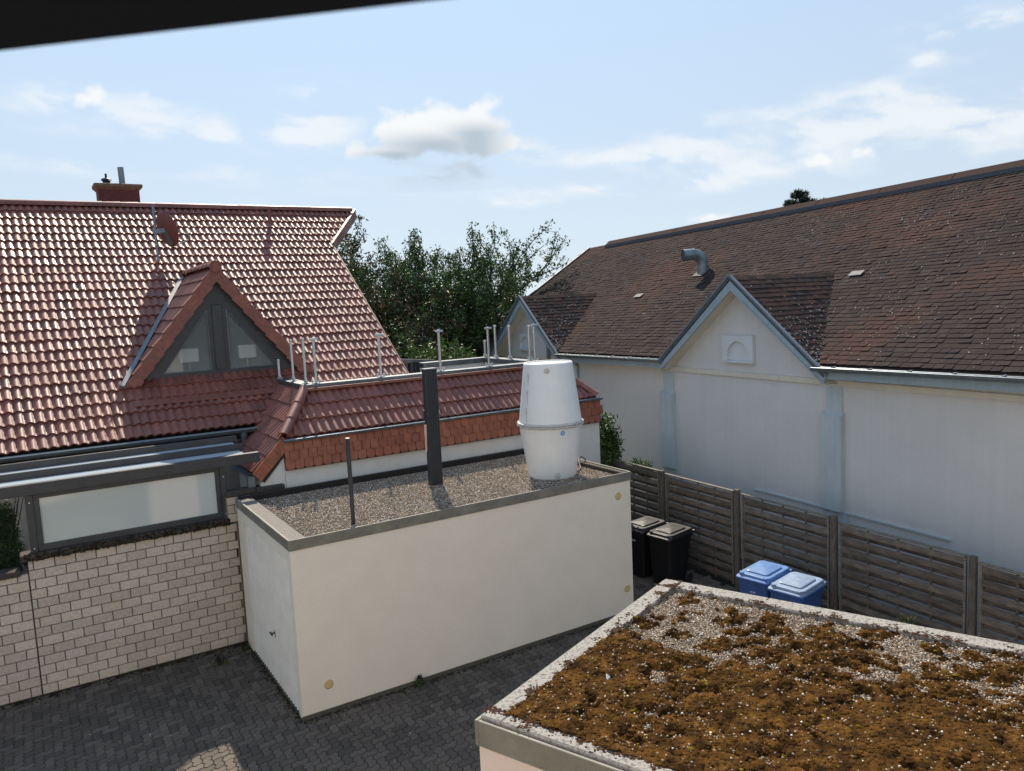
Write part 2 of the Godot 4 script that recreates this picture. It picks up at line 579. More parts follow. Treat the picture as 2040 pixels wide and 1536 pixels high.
func lay_tiles(parent: Node3D, frame: Transform3D, rows: int, rl: float, u0: float, cols: int, lo: Callable, hi: Callable, most := 300, hole = null):
	var whole := tile_mesh(rl)
	var list := []
	for r in rows:
		var s0 := r * rl
		for c in cols:
			var u := u0 + c * 0.3
			var l: float = minf(lo.call(s0), lo.call(s0 + rl))
			var h: float = maxf(hi.call(s0), hi.call(s0 + rl))
			if u + 0.3 <= l + 0.01 or u >= h - 0.01: continue
			var cut: bool = u < maxf(lo.call(s0), lo.call(s0 + rl)) - 0.001 or u + 0.3 > minf(hi.call(s0), hi.call(s0 + rl)) + 0.001
			var p := frame * V(u + 0.15, 0.0, s0 + rl * 0.5)
			if hole != null and hole.call(p): continue
			var q := px(p)
			var seen := q.x > -25 and q.x < 2065
			list.append({"u": u, "s": s0, "cut": cut, "d": q.z + (0.0 if seen else 1000.0) - (500.0 if cut else 0.0), "k": rng.randi() % 5, "j": V(rf(-0.003, 0.003), rf(-0.003, 0.005), rf(-0.006, 0.006)), "t": rf(-0.012, 0.010)})
	list.sort_custom(func(a, b): return a.d < b.d)
	var xfs := []
	var cols_ := []
	for i in list.size():
		var e: Dictionary = list[i]
		if e.cut:
			if i < most: part("roof_tile", parent, tile_mesh(rl, e.u, e.s, lo, hi), M["tile_%d" % e.k], frame)
			continue
		var xf := frame * Transform3D(Basis(Vector3.RIGHT, e.t), V(e.u, 0, e.s) + e.j)
		if i < most: part("roof_tile", parent, whole, M["tile_%d" % e.k], xf)
		else:
			xfs.append(xf)
			var f: float = 0.80 + 0.10 * e.k
			cols_.append(Color(0.265 * f, 0.088 * f, 0.060 * f + 0.003 * (e.k % 2)))
	if xfs.size() > 0:
		tag(scatter("further_roof_tiles", parent, whole, M.tile_far, xfs, cols_), "", "", "", "stuff")

func half_round(r0: float, r1: float, l: float) -> ArrayMesh:   # a ridge or hip cap along z
	var st := begin()
	st.set_smooth_group(1)
	for k in 8:
		var a := PI * k / 8.0
		var b := PI * (k + 1) / 8.0
		quad(st, V(cos(a) * r0, sin(a) * r0, 0), V(cos(b) * r0, sin(b) * r0, 0), V(cos(b) * r1, sin(b) * r1, l), V(cos(a) * r1, sin(a) * r1, l))
	st.set_smooth_group(-1)
	for k in 8:
		var a := PI * k / 8.0
		var b := PI * (k + 1) / 8.0
		quad(st, V(cos(b) * r1, sin(b) * r1, l), V(cos(b) * (r1 - 0.02), sin(b) * (r1 - 0.02), l), V(cos(a) * (r1 - 0.02), sin(a) * (r1 - 0.02), l), V(cos(a) * r1, sin(a) * r1, l))
	return done(st)

func along(a: Vector3, b: Vector3, up := Vector3.UP) -> Transform3D:   # z runs from a to b
	var d := (b - a).normalized()
	var s := up.cross(d).normalized()
	return Transform3D(Basis(s, d.cross(s), d), a)

func caps_along(called: String, parent: Node3D, a: Vector3, b: Vector3, n: int, r: float):
	var l := a.distance_to(b) / n
	var m := half_round(r * 0.9, r, l * 1.08)
	for i in n:
		var xf := along(a.lerp(b, float(i) / n), a.lerp(b, (i + 1.0) / n))
		part(called, parent, m, M["tile_%d" % (rng.randi() % 5)], xf)

func gutter_mesh(a: Vector3, b: Vector3, r: float) -> ArrayMesh:
	var st := begin()
	var f := along(a, b)
	var l := a.distance_to(b)
	st.set_smooth_group(1)
	for k in 8:
		var t0 := PI + PI * k / 8.0
		var t1 := PI + PI * (k + 1) / 8.0
		for rr in [r, r - 0.012]:
			quad(st, f * V(cos(t0) * rr, sin(t0) * rr, 0), f * V(cos(t0) * rr, sin(t0) * rr, l), f * V(cos(t1) * rr, sin(t1) * rr, l), f * V(cos(t1) * rr, sin(t1) * rr, 0))
	st.set_smooth_group(-1)
	for sx in [-1.0, 1.0]:
		tube(st, [f * V(sx * r, 0.0, 0), f * V(sx * r, 0.0, l)], 0.012, 6)
	for e in [0.0, l]:
		for k in 8:
			var t0 := PI + PI * k / 8.0
			var t1 := PI + PI * (k + 1) / 8.0
			tri(st, f * V(0, 0, e), f * V(cos(t0) * r, sin(t0) * r, e), f * V(cos(t1) * r, sin(t1) * r, e))
	return done(st)

# ------------------------------------------------------------------ ground and paving
func in_poly(p: Vector2, poly: Array) -> bool:
	return Geometry2D.is_point_in_polygon(p, PackedVector2Array(poly))

const HIDDEN_YARD := [Vector2(965, 1445), Vector2(1325, 1165), Vector2(2100, 1315), Vector2(2100, 1600), Vector2(965, 1600)]

func wave(t: float) -> float:
	var f := fposmod(t, 1.0)
	return 4.0 * f if f < 0.25 else (2.0 - 4.0 * f if f < 0.75 else 4.0 * f - 4.0)

func paver_mesh(cx: int, cz: int) -> ArrayMesh:   # interlocking stone over cx by cz unit cells
	var w := 0.1125
	var a := 0.014
	var pts := []
	var edge := func(x0: float, z0: float, x1: float, z1: float):
		var n := int(absf(x1 - x0) + absf(z1 - z0))
		for k in n:
			for t in [0.0, 0.25, 0.75]:
				var x := lerpf(x0, x1, (k + t) / n)
				var z := lerpf(z0, z1, (k + t) / n)
				var dz := a * wave(x) if z0 == z1 else 0.0
				var dx := a * wave(z) if x0 == x1 else 0.0
				pts.append(Vector2((x - cx * 0.5) * w + dx, (z - cz * 0.5) * w + dz))
	edge.call(0.0, 0.0, cx, 0.0); edge.call(cx, 0.0, cx, cz); edge.call(cx, cz, 0.0, cz); edge.call(0.0, cz, 0.0, 0.0)
	var st := begin()
	var top := []
	var low := []
	for p in pts:
		var k := 1.0 - 0.010 / maxf(p.length(), 0.03)
		var k2 := 1.0 - 0.004 / maxf(p.length(), 0.03)
		top.append(V(p.x * k, 0, p.y * k))
		low.append(V(p.x * k2, -0.014, p.y * k2))
	var flat := PackedVector2Array()
	for p in top: flat.append(Vector2(p.x, p.z))
	var idx := Geometry2D.triangulate_polygon(flat)
	for k in range(0, idx.size(), 3):
		tri_out(st, top[idx[k]], top[idx[k + 1]], top[idx[k + 2]], V(0, -1, 0))
	for k in top.size():
		var n := (k + 1) % top.size()
		quad_out(st, top[k], top[n], low[n], low[k], V(0, -0.1, 0))
	return done(st)

func build_ground():
	var st := begin()
	quad(st, V(-500, -0.06, 500), V(500, -0.06, 500), V(500, -0.06, -500), V(-500, -0.06, -500))
	tag(part("ground", self, done(st), M.ground), "", "", "", "structure")
	var yard := thing("courtyard_paving", "", "")
	tag(yard, "", "", "", "structure")
	st = begin()
	quad(st, V(-9, -0.013, 12), V(9.2, -0.013, 12), V(9.2, -0.013, -3.2), V(-9, -0.013, -3.2))
	part("joint_sand", yard, done(st), M.joint_sand)
	var hm := paver_mesh(2, 1)
	var vm := paver_mesh(1, 2)
	var w := 0.1125
	var list := []
	for j in range(-28, 74):
		for i in range(-78, 74):
			var d := posmod(i - j, 4)
			if d != 0 and d != 3: continue
			var c := V((i + 1.0) * w, 0, (j + 0.5) * w) if d == 0 else V((i + 0.5) * w, 0, (j + 1.0) * w)
			if c.z < -3.13 or c.x > 8.2 - 0.045 * c.z: continue
			if c.x > 0.04 and c.x < 5.93 and c.z < -0.04: continue
			var g := garage2_local(c)
			if g.x > 0.05 and g.x < 3.07 and g.y > 0.05 and g.y < 5.9: continue
			var q := px(c)
			var seen := q.x > -20 and q.x < 2060 and q.y < 1570 and not in_poly(Vector2(q.x, q.y), HIDDEN_YARD)
			if seen and c.x > 0.0 and c.z < 0.0 and c.x < 7.0: seen = q.x > 1262
			list.append({"c": c, "v": d == 3, "d": q.z + (0.0 if seen else 1000.0), "k": rng.randi() % 5})
	list.sort_custom(func(a, b): return a.d < b.d)
	var fx := [[], []]
	var fc := [[], []]
	for n in list.size():
		var e: Dictionary = list[n]
		var bs := Basis.from_euler(V(rf(-0.012, 0.012), rf(-0.01, 0.01), rf(-0.012, 0.012)))
		var xf := Transform3D(bs, e.c + V(0, rf(-0.003, 0.002), 0))
		if n < 300:
			part("paving_stone", yard, vm if e.v else hm, M["paver_%d" % e.k], xf)
		else:
			var k := 1 if e.v else 0
			var f: float = (0.72 + 0.14 * e.k) * rf(0.9, 1.1)
			fx[k].append(xf)
			fc[k].append(Color(0.172 * f, 0.138 * f, 0.109 * f))
	# dirt and moss gathered along the foot of the walls, and pale bits of litter
	var dx := []
	var dc := []
	for i in 1500:
		var p := V(rf(-4.2, -0.05), 0.0, -3.14 + absf(rng.randfn(0.0, 0.10)))
		if i % 3 == 1: p = V(0.02 - absf(rng.randfn(0.0, 0.05)), 0.0, rf(-2.9, 0.05))
		if i % 3 == 2: p = V(rf(-0.05, 6.0), 0.0, 0.02 + absf(rng.randfn(0.0, 0.05)))
		var r := rf(0.006, 0.020)
		dx.append(turned(p, V(r * 1.5, r * 0.5, r * 1.2), 0.3))
		var f := rf(0.5, 1.4)
		dc.append(Color(0.040 * f, 0.034 * f, 0.020 * f))
	tag(scatter("edge_dirt", yard, moss_mesh(40), M.moss, dx, dc), "", "", "", "stuff")
	dx = []
	dc = []
	for i in 170:
		var p := V(rf(-4.2, 3.0), 0.004, rf(-3.0, 3.0))
		var r := rf(0.004, 0.013)
		dx.append(turned(p, V(r * 1.6, r * 0.3, r), 0.2))
		var f := rf(0.5, 1.2)
		dc.append(Color(0.34 * f, 0.31 * f, 0.27 * f))
	tag(scatter("litter", yard, pebble_mesh(), M.pebble, dx, dc), "", "", "", "stuff")
	for k in 2:
		tag(scatter("further_paving_stones", yard, [hm, vm][k], M.paver_far, fx[k], fc[k]), "", "", "", "stuff")

# ------------------------------------------------------------------ gravel and moss
func pebble_mesh() -> ArrayMesh:
	var st := begin()
	st.set_smooth_group(1)
	var t := (1.0 + sqrt(5.0)) / 2.0
	var v := []
	for p in [[-1, t, 0], [1, t, 0], [-1, -t, 0], [1, -t, 0], [0, -1, t], [0, 1, t], [0, -1, -t], [0, 1, -t], [t, 0, -1], [t, 0, 1], [-t, 0, -1], [-t, 0, 1]]:
		v.append(V(p[0], p[1], p[2]).normalized() * rf(0.85, 1.12) * V(1, 0.7, 0.85))
	for f in [[0, 11, 5], [0, 5, 1], [0, 1, 7], [0, 7, 10], [0, 10, 11], [1, 5, 9], [5, 11, 4], [11, 10, 2], [10, 7, 6], [7, 1, 8], [3, 9, 4], [3, 4, 2], [3, 2, 6], [3, 6, 8], [3, 8, 9], [4, 9, 5], [2, 4, 11], [6, 2, 10], [8, 6, 7], [9, 8, 1]]:
		tri_out(st, v[f[0]], v[f[1]], v[f[2]], Vector3.ZERO)
	return done(st)

func pebble_color(pale: float) -> Color:
	var r := rng.randf()
	var c: Color
	if r < 0.08 + pale: c = Color(0.62, 0.58, 0.52)
	elif r < 0.45: c = Color(0.36, 0.28, 0.20)
	elif r < 0.68: c = Color(0.22, 0.165, 0.12)
	elif r < 0.82: c = Color(0.27, 0.245, 0.215)
	elif r < 0.92: c = Color(0.33, 0.21, 0.13)
	else: c = Color(0.11, 0.09, 0.075)
	var f := rf(0.75, 1.2) * 1.12
	return Color(c.r * f, c.g * f, c.b * f)

func moss_mesh(n: int) -> ArrayMesh:   # a cushion of short upright shoots
	var st := begin()
	var rings := []
	for k in 4:
		var a := PI * 0.5 * k / 4.0
		rings.append(circle(cos(a) * 0.92, sin(a) * 0.6, 9))
	st.set_smooth_group(1)
	for i in 3:
		for k in 9:
			quad_out(st, rings[i][k], rings[i][(k + 1) % 9], rings[i + 1][(k + 1) % 9], rings[i + 1][k], Vector3.ZERO)
	for k in 9: tri_out(st, rings[3][k], rings[3][(k + 1) % 9], V(0, 0.62, 0), Vector3.ZERO)
	st.set_smooth_group(-1)
	for i in n:
		var a := rng.randf() * TAU
		var e := acos(1.0 - rng.randf() * 0.97)
		var d := V(sin(e) * cos(a), cos(e), sin(e) * sin(a))
		var b := d * V(0.9, 0.58, 0.9)
		var t := b + (d + V(0, 0.7, 0) + V(rf(-0.5, 0.5), rf(-0.3, 0.3), rf(-0.5, 0.5))).normalized() * rf(0.08, 0.20)
		var s := d.cross(V(rf(-1, 1), rf(-1, 1), rf(-1, 1))).normalized() * rf(0.02, 0.045)
		tri(st, b - s, b + s, t)
	return done(st)

func turned(at: Vector3, s: Vector3, tilt := 0.4) -> Transform3D:
	var bs := Basis.from_euler(V(rf(-tilt, tilt), rng.randf() * TAU, rf(-tilt, tilt)))
	return Transform3D(bs * Basis.from_scale(s), at)

func build_gravel(garage: Node3D):
	var xfs := []
	var cols := []
	for i in 56000:
		var p := V(rf(0.27, 5.86), 2.462 + rf(-0.006, 0.008), rf(-2.95, -0.04))
		if p.x < 0.5 and rng.randf() < 0.35: continue
		var r := rf(0.0052, 0.0115)
		xfs.append(turned(p, Vector3.ONE * r * V(1, 1, rf(0.8, 1.3))))
		cols.append(pebble_color(0.05))
	tag(scatter("roof_gravel", garage, pebble_mesh(), M.pebble, xfs, cols), "", "", "", "stuff")

# ------------------------------------------------------------------ garages
const G2A := Vector3(-0.298, 2.70, 5.613)
var g2x := Vector3(0.9282, 0, -0.3720)
var g2z := Vector3(0.3720, 0, 0.9282)

func garage2_local(p: Vector3) -> Vector2:
	return Vector2((p - G2A).dot(g2x), (p - G2A).dot(g2z))

func vent(parent: Node3D, c: Vector3):
	var v := holder("air_vent", parent, c)
	var st := begin()
	var rings := []
	for q in [[0.068, 0.0], [0.066, 0.008], [0.058, 0.012], [0.052, 0.006]]:
		var ring := []
		for k in 24: ring.append(V(cos(TAU * k / 24) * q[0], sin(TAU * k / 24) * q[0], q[1]))
		rings.append(ring)
	loft(st, rings, V(0, 0, -0.02), true, true)
	part("rim", v, done(st), M.vent_cream)
	st = begin()
	for k in 6:
		var y := -0.04 + 0.016 * k
		var l := 2.0 * sqrt(0.054 * 0.054 - y * y)
		box(st, V(0, y, 0.009), V(l, 0.005, 0.006))
		box(st, V(y, 0, 0.010), V(0.005, l, 0.005))
	part("grille", v, done(st), M.vent_cream)

func build_garage():
	var g := thing("prefabricated_garage", "cream flat-roofed garage with white ribbed door and gravel roof", "garage")
	var st := begin()
	box(st, V(2.985, 1.175, -0.05), V(5.97, 2.45, 0.10))          # long wall towards the window
	box(st, V(2.985, 1.175, -2.95), V(5.97, 2.45, 0.10))
	box(st, V(5.92, 1.175, -1.5), V(0.10, 2.45, 2.798))
	box(st, V(0.05, 1.175, -2.78), V(0.096, 2.45, 0.238))          # pier beside the door
	box(st, V(0.05, 2.315, -1.38), V(0.096, 0.17, 2.56))
	box(st, V(0.05, 1.175, -0.131), V(0.094, 2.45, 0.06))
	part("wall", g, done(st), M.garage_wall)
	put_box("footing", g, V(2.985, 0.018, 0.006), V(5.99, 0.075, 0.03), M.footing, 0.006)
	put_box("roof_slab", g, V(2.985, 2.425, -1.5), V(5.9, 0.05, 2.93), M.gravel_bed)
	# fascia round the roof
	var fas := holder("fascia", g)
	put_box("fascia_board", fas, V(2.985, 2.475, 0.004), V(6.0, 0.15, 0.03), M.garage_trim, 0.004)
	put_box("fascia_board", fas, V(0.0, 2.475, -1.508), V(0.03, 0.15, 2.99), M.garage_trim, 0.004)
	put_box("fascia_board", fas, V(5.972, 2.475, -1.508), V(0.03, 0.15, 2.99), M.garage_trim, 0.004)
	put_box("roof_edge", g, V(0.135, 2.487, -1.52), V(0.235, 0.075, 2.9), M.concrete, 0.008)
	put_box("roof_edge", g, V(5.905, 2.492, -1.52), V(0.095, 0.085, 2.9), M.coping, 0.008)
	put_box("roof_edge", g, V(2.985, 2.51, -3.02), V(5.9, 0.11, 0.10), M.bitumen, 0.008)
	# ribbed door, set back in its opening
	var d := holder("garage_door", g)
	st = begin()
	var n := 23
	for k in n:
		var z0 := -0.165 - 2.49 * k / n
		var z1 := -0.165 - 2.49 * (k + 1) / n
		var zm := lerpf(z0, z1, 0.5)
		var x := 0.045
		quad(st, V(x, 0.02, z0), V(x - 0.030, 0.02, lerpf(z0, z1, 0.2)), V(x - 0.030, 2.23, lerpf(z0, z1, 0.2)), V(x, 2.23, z0))
		quad(st, V(x - 0.030, 0.02, lerpf(z0, z1, 0.2)), V(x - 0.030, 0.02, lerpf(z0, z1, 0.55)), V(x - 0.030, 2.23, lerpf(z0, z1, 0.55)), V(x - 0.030, 2.23, lerpf(z0, z1, 0.2)))
		quad(st, V(x - 0.030, 0.02, lerpf(z0, z1, 0.55)), V(x, 0.02, lerpf(z0, z1, 0.75)), V(x, 2.23, lerpf(z0, z1, 0.75)), V(x - 0.030, 2.23, lerpf(z0, z1, 0.55)))
		quad(st, V(x, 0.02, lerpf(z0, z1, 0.75)), V(x, 0.02, z1), V(x, 2.23, z1), V(x, 2.23, lerpf(z0, z1, 0.75)))
	box(st, V(0.065, 1.12, -1.41), V(0.03, 2.22, 2.49))
	part("ribbed_leaf", d, done(st), M.garage_door)
	st = begin()
	box(st, V(0.03, 0.006, -1.41), V(0.06, 0.03, 2.5))
	part("sill", d, done(st), M.footing)
	st = begin()
	tube(st, [V(0.035, 0.82, -1.25), V(-0.035, 0.82, -1.25)], 0.012, 8)
	tube(st, [V(-0.035, 0.82, -1.31), V(-0.035, 0.82, -1.19)], 0.014, 8)
	box(st, V(0.027, 0.80, -1.25), V(0.008, 0.12, 0.04))
	part("handle", d, done(st), M.cable)
	for c in [V(0.392, 0.406, 0.001), V(5.69, 2.16, 0.001), V(5.83, 0.47, 0.001)]: vent(g, c)
	build_gravel(g)

func build_moss_garage():
	var g := thing("moss_roofed_garage", "pinkish garage with flat roof overgrown by brown moss and gravel", "garage")
	g.transform = Transform3D(Basis(g2x, Vector3.UP, g2z), V(G2A.x, 0, G2A.z))
	var w := 3.12
	var l := 6.0
	var st := begin()
	box(st, V(w / 2, 1.225, l / 2), V(w - 0.01, 2.55, l - 0.01))
	part("wall", g, done(st), M.pink_wall)
	var fas := holder("fascia", g)
	for e in [[V(w / 2, 2.575, 0.0), V(w + 0.03, 0.19, 0.03)], [V(0.0, 2.575, l / 2), V(0.03, 0.19, l - 0.034)], [V(w, 2.575, l / 2), V(0.03, 0.19, l - 0.034)]]:
		put_box("fascia_board", fas, e[0], e[1], M.garage_trim, 0.004)
	put_box("roof_rim", g, V(w / 2, 2.62, 0.105), V(w - 0.034, 0.158, 0.18), M.lichen_rim, 0.012)
	put_box("roof_rim", g, V(w - 0.115, 2.62, l / 2 + 0.09), V(0.195, 0.158, l - 0.20), M.lichen_rim, 0.012)
	put_box("roof_rim", g, V(0.08, 2.62, l / 2 + 0.09), V(0.125, 0.158, l - 0.20), M.lichen_rim, 0.012)
	put_box("roof_felt", g, V(w / 2, 2.61, l / 2), V(w - 0.2, 0.10, l - 0.2), M.gravel_bed)
	var n1 := FastNoiseLite.new()
	n1.seed = 4
	n1.frequency = 0.9
	n1.fractal_octaves = 4
	var n2 := FastNoiseLite.new()
	n2.seed = 14
	n2.frequency = 3.5
	var moss_at := func(a: float, b: float) -> float:
		var k := 0.84 - 0.50 * smoothstep(1.2, 2.6, a) * smoothstep(4.2, 2.6, b) - 0.10 * smoothstep(0.4, 2.2, a) * smoothstep(2.4, 0.6, b)
		k += 0.22 * smoothstep(2.2, 4.0, b) * smoothstep(2.9, 1.6, a)
		return k + 0.50 * n1.get_noise_2d(a, b) + 0.70 * n2.get_noise_2d(a, b) + 0.22 * n2.get_noise_2d(a * 3.1 + 4.0, b * 3.1)
	var cells := FastNoiseLite.new()
	cells.seed = 77
	cells.noise_type = FastNoiseLite.TYPE_CELLULAR
	cells.frequency = 10.0
	cells.fractal_type = FastNoiseLite.FRACTAL_NONE
	cells.cellular_return_type = FastNoiseLite.RETURN_DISTANCE
	cells.domain_warp_enabled = true
	cells.domain_warp_amplitude = 0.03
	cells.domain_warp_frequency = 9.0
	var grit := FastNoiseLite.new()
	grit.seed = 78
	grit.frequency = 26.0
	grit.fractal_octaves = 3
	var mat_y := func(a: float, b: float) -> float:
		var m: float = moss_at.call(a, b)
		var d := cells.get_noise_2d(a, b) * 0.5 + 0.5
		var dome := 1.0 - d * d
		return 2.636 + 0.066 * smoothstep(0.12, 0.85, m) * (0.22 + 0.95 * dome) + 0.010 * grit.get_noise_2d(a, b)
	var moss_col := func(a: float, b: float) -> Color:
		var t := clampf(0.48 + 0.70 * n2.get_noise_2d(a * 1.1 + 9.0, b * 1.1) + 0.55 * grit.get_noise_2d(a * 0.35, b * 0.35 + 5.0), 0.0, 1.0)
		return Color(0.022, 0.012, 0.006).lerp(Color(0.108, 0.053, 0.015), t)
	# the mat itself
	var b_most := 4.9
	var step := 0.0125
	var na := int((w - 0.32) / step)
	var nb := int((b_most - 0.18) / step)
	var vs := PackedVector3Array()
	var cs := PackedColorArray()
	var ix := PackedInt32Array()
	for j in nb + 1:
		for i in na + 1:
			var a := 0.135 + i * step
			var b := 0.18 + j * step
			vs.append(V(a + rf(-0.004, 0.004), mat_y.call(a, b), b + rf(-0.004, 0.004)))
			cs.append(moss_col.call(a, b))
	for j in nb:
		for i in na:
			var o := j * (na + 1) + i
			ix.append_array([o, o + 1, o + na + 1, o + 1, o + na + 2, o + na + 1])
	var arr := []
	arr.resize(Mesh.ARRAY_MAX)
	arr[Mesh.ARRAY_VERTEX] = vs
	arr[Mesh.ARRAY_COLOR] = cs
	arr[Mesh.ARRAY_INDEX] = ix
	var raw := ArrayMesh.new()
	raw.add_surface_from_arrays(Mesh.PRIMITIVE_TRIANGLES, arr)
	var ms := SurfaceTool.new()
	ms.create_from(raw, 0)
	ms.generate_normals()
	tag(part("moss_mat", g, ms.commit(), M.moss), "", "", "", "stuff")
	var xfs := []
	var cols := []
	for i in 62000:
		var a := rf(0.14, w - 0.21)
		var b := rf(0.19, b_most)
		var m: float = moss_at.call(a, b)
		if m > 0.42 and (rng.randf() < 0.86 or n2.get_noise_2d(a * 2.3, b * 2.3 + 30.0) < rf(-0.35, 0.25)): continue
		if m > 0.9 and rng.randf() < 0.6: continue
		var r := rf(0.0045, 0.0105)
		var y: float = maxf(2.662, mat_y.call(a, b) + r * 0.25) + rf(-0.003, 0.006)
		xfs.append(turned(V(a, y, b), Vector3.ONE * r * V(1, 1, rf(0.8, 1.35))))
		cols.append(pebble_color(0.0))
	tag(scatter("roof_gravel", g, pebble_mesh(), M.pebble, xfs, cols), "", "", "", "stuff")
	var tx := [[], []]
	var tc := [[], []]
	for i in 42000:
		var a := rf(0.12, w - 0.18)
		var b := rf(0.17, b_most)
		var m: float = moss_at.call(a, b)
		if rng.randf() > smoothstep(0.10, 0.55, m): continue
		var r := 0.006 + 0.016 * pow(rng.randf(), 2.0)
		if m < 0.35: r *= 0.7
		var k := rng.randi() % 2
		tx[k].append(turned(V(a, mat_y.call(a, b) - r * 0.25, b), V(r * rf(0.8, 1.4), r * rf(0.6, 1.0), r * rf(0.8, 1.4)), 0.3))
		var c: Color = moss_col.call(a, b)
		var f := rf(0.75, 1.3)
		if rng.randf() < 0.012: c = Color(0.12, 0.09, 0.010)
		tc[k].append(Color(c.r * f, c.g * f, c.b * f))
	for k in 2:
		tag(scatter("moss_tufts", g, moss_mesh(110), M.moss, tx[k], tc[k]), "", "", "", "stuff")
	# crusts of dark moss creeping over the cement rim
	var cx := []
	var cc := []
	var n3 := FastNoiseLite.new()
	n3.seed = 41
	n3.frequency = 2.6
	for i in 22000:
		var side := rng.randi() % 3
		var t := rng.randf()
		var in_ := rng.randf()
		var p: Vector3
		var reach := 0.0
		if side == 0:
			p = V(t * w, 2.698, 0.018 + in_ * 0.19)
			reach = in_
		elif side == 1:
			p = V(w - 0.02 - in_ * 0.21, 2.698, t * b_most)
			reach = in_
		else:
			p = V(0.018 + in_ * 0.14, 2.698, t * b_most)
			reach = in_ + 0.35
		var k := n3.get_noise_2d(p.x * 1.6, p.z * 1.6) * 1.1 + reach * 1.0 - 0.70 + 0.35 * n2.get_noise_2d(p.x * 5.0, p.z * 5.0)
		if rng.randf() > k * 2.2: continue
		var r := rf(0.004, 0.012)
		cx.append(turned(p, V(r * rf(0.8, 1.6), r * 0.7, r), 0.3))
		var f := rf(0.6, 1.5)
		cc.append(Color(0.055 * f, 0.030 * f, 0.018 * f) if rng.randf() < 0.8 else Color(0.03, 0.028, 0.026))
	tag(scatter("rim_moss", g, moss_mesh(60), M.moss, cx, cc), "", "", "", "stuff")
	# a shard of glass in the moss
	st = begin()
	prism(st, [V(0, 0, 0), V(0.035, 0.0, 0.01), V(0.05, 0.07, 0.0), V(0.03, 0.11, -0.01), V(-0.005, 0.08, -0.005)], V(0.002, 0.004, -0.006))
	var q := garage2_local(V(0.765, 0, 5.835))
	var sh := tag(part("glass_shard", self, done(st), M.panel_glass, g.transform * Transform3D(Basis(Vector3.RIGHT, -0.6), V(q.x, 2.655, q.y))), "small pale shard of glass standing in brown roof moss", "glass shard")
	sh.material_override = M.frosted

# ------------------------------------------------------------------ garden wall and privacy screen
func lay_bricks(w: Node3D, x0: float, x1: float, y0: float, y1: float, z: float, shift: float):
	var lx := 0.278
	var ly := 0.149
	var cache := {}
	var r := 0
	var y := y0
	while y < y1 - 0.03:
		var h := minf(ly, y1 - y)
		var x := x0 - (lx * 0.5 if r % 2 else 0.0) - shift
		while x < x1:
			var a := maxf(x, x0)
			var b := minf(x + lx, x1)
			if b - a > 0.05:
				var key := "%.2f_%.2f" % [b - a, h]
				if not cache.has(key): cache[key] = box_mesh(V(b - a - 0.013, h - 0.014, 0.05), 0.005)
				part("brick", w, cache[key], M["brick_%d" % (rng.randi() % 5)], Transform3D(Basis.from_euler(V(rf(-0.006, 0.006), rf(-0.006, 0.006), rf(-0.004, 0.004))), V((a + b) * 0.5, y + h * 0.5, z - 0.024 + rf(-0.003, 0.003))))
			x += lx
		y += ly
		r += 1

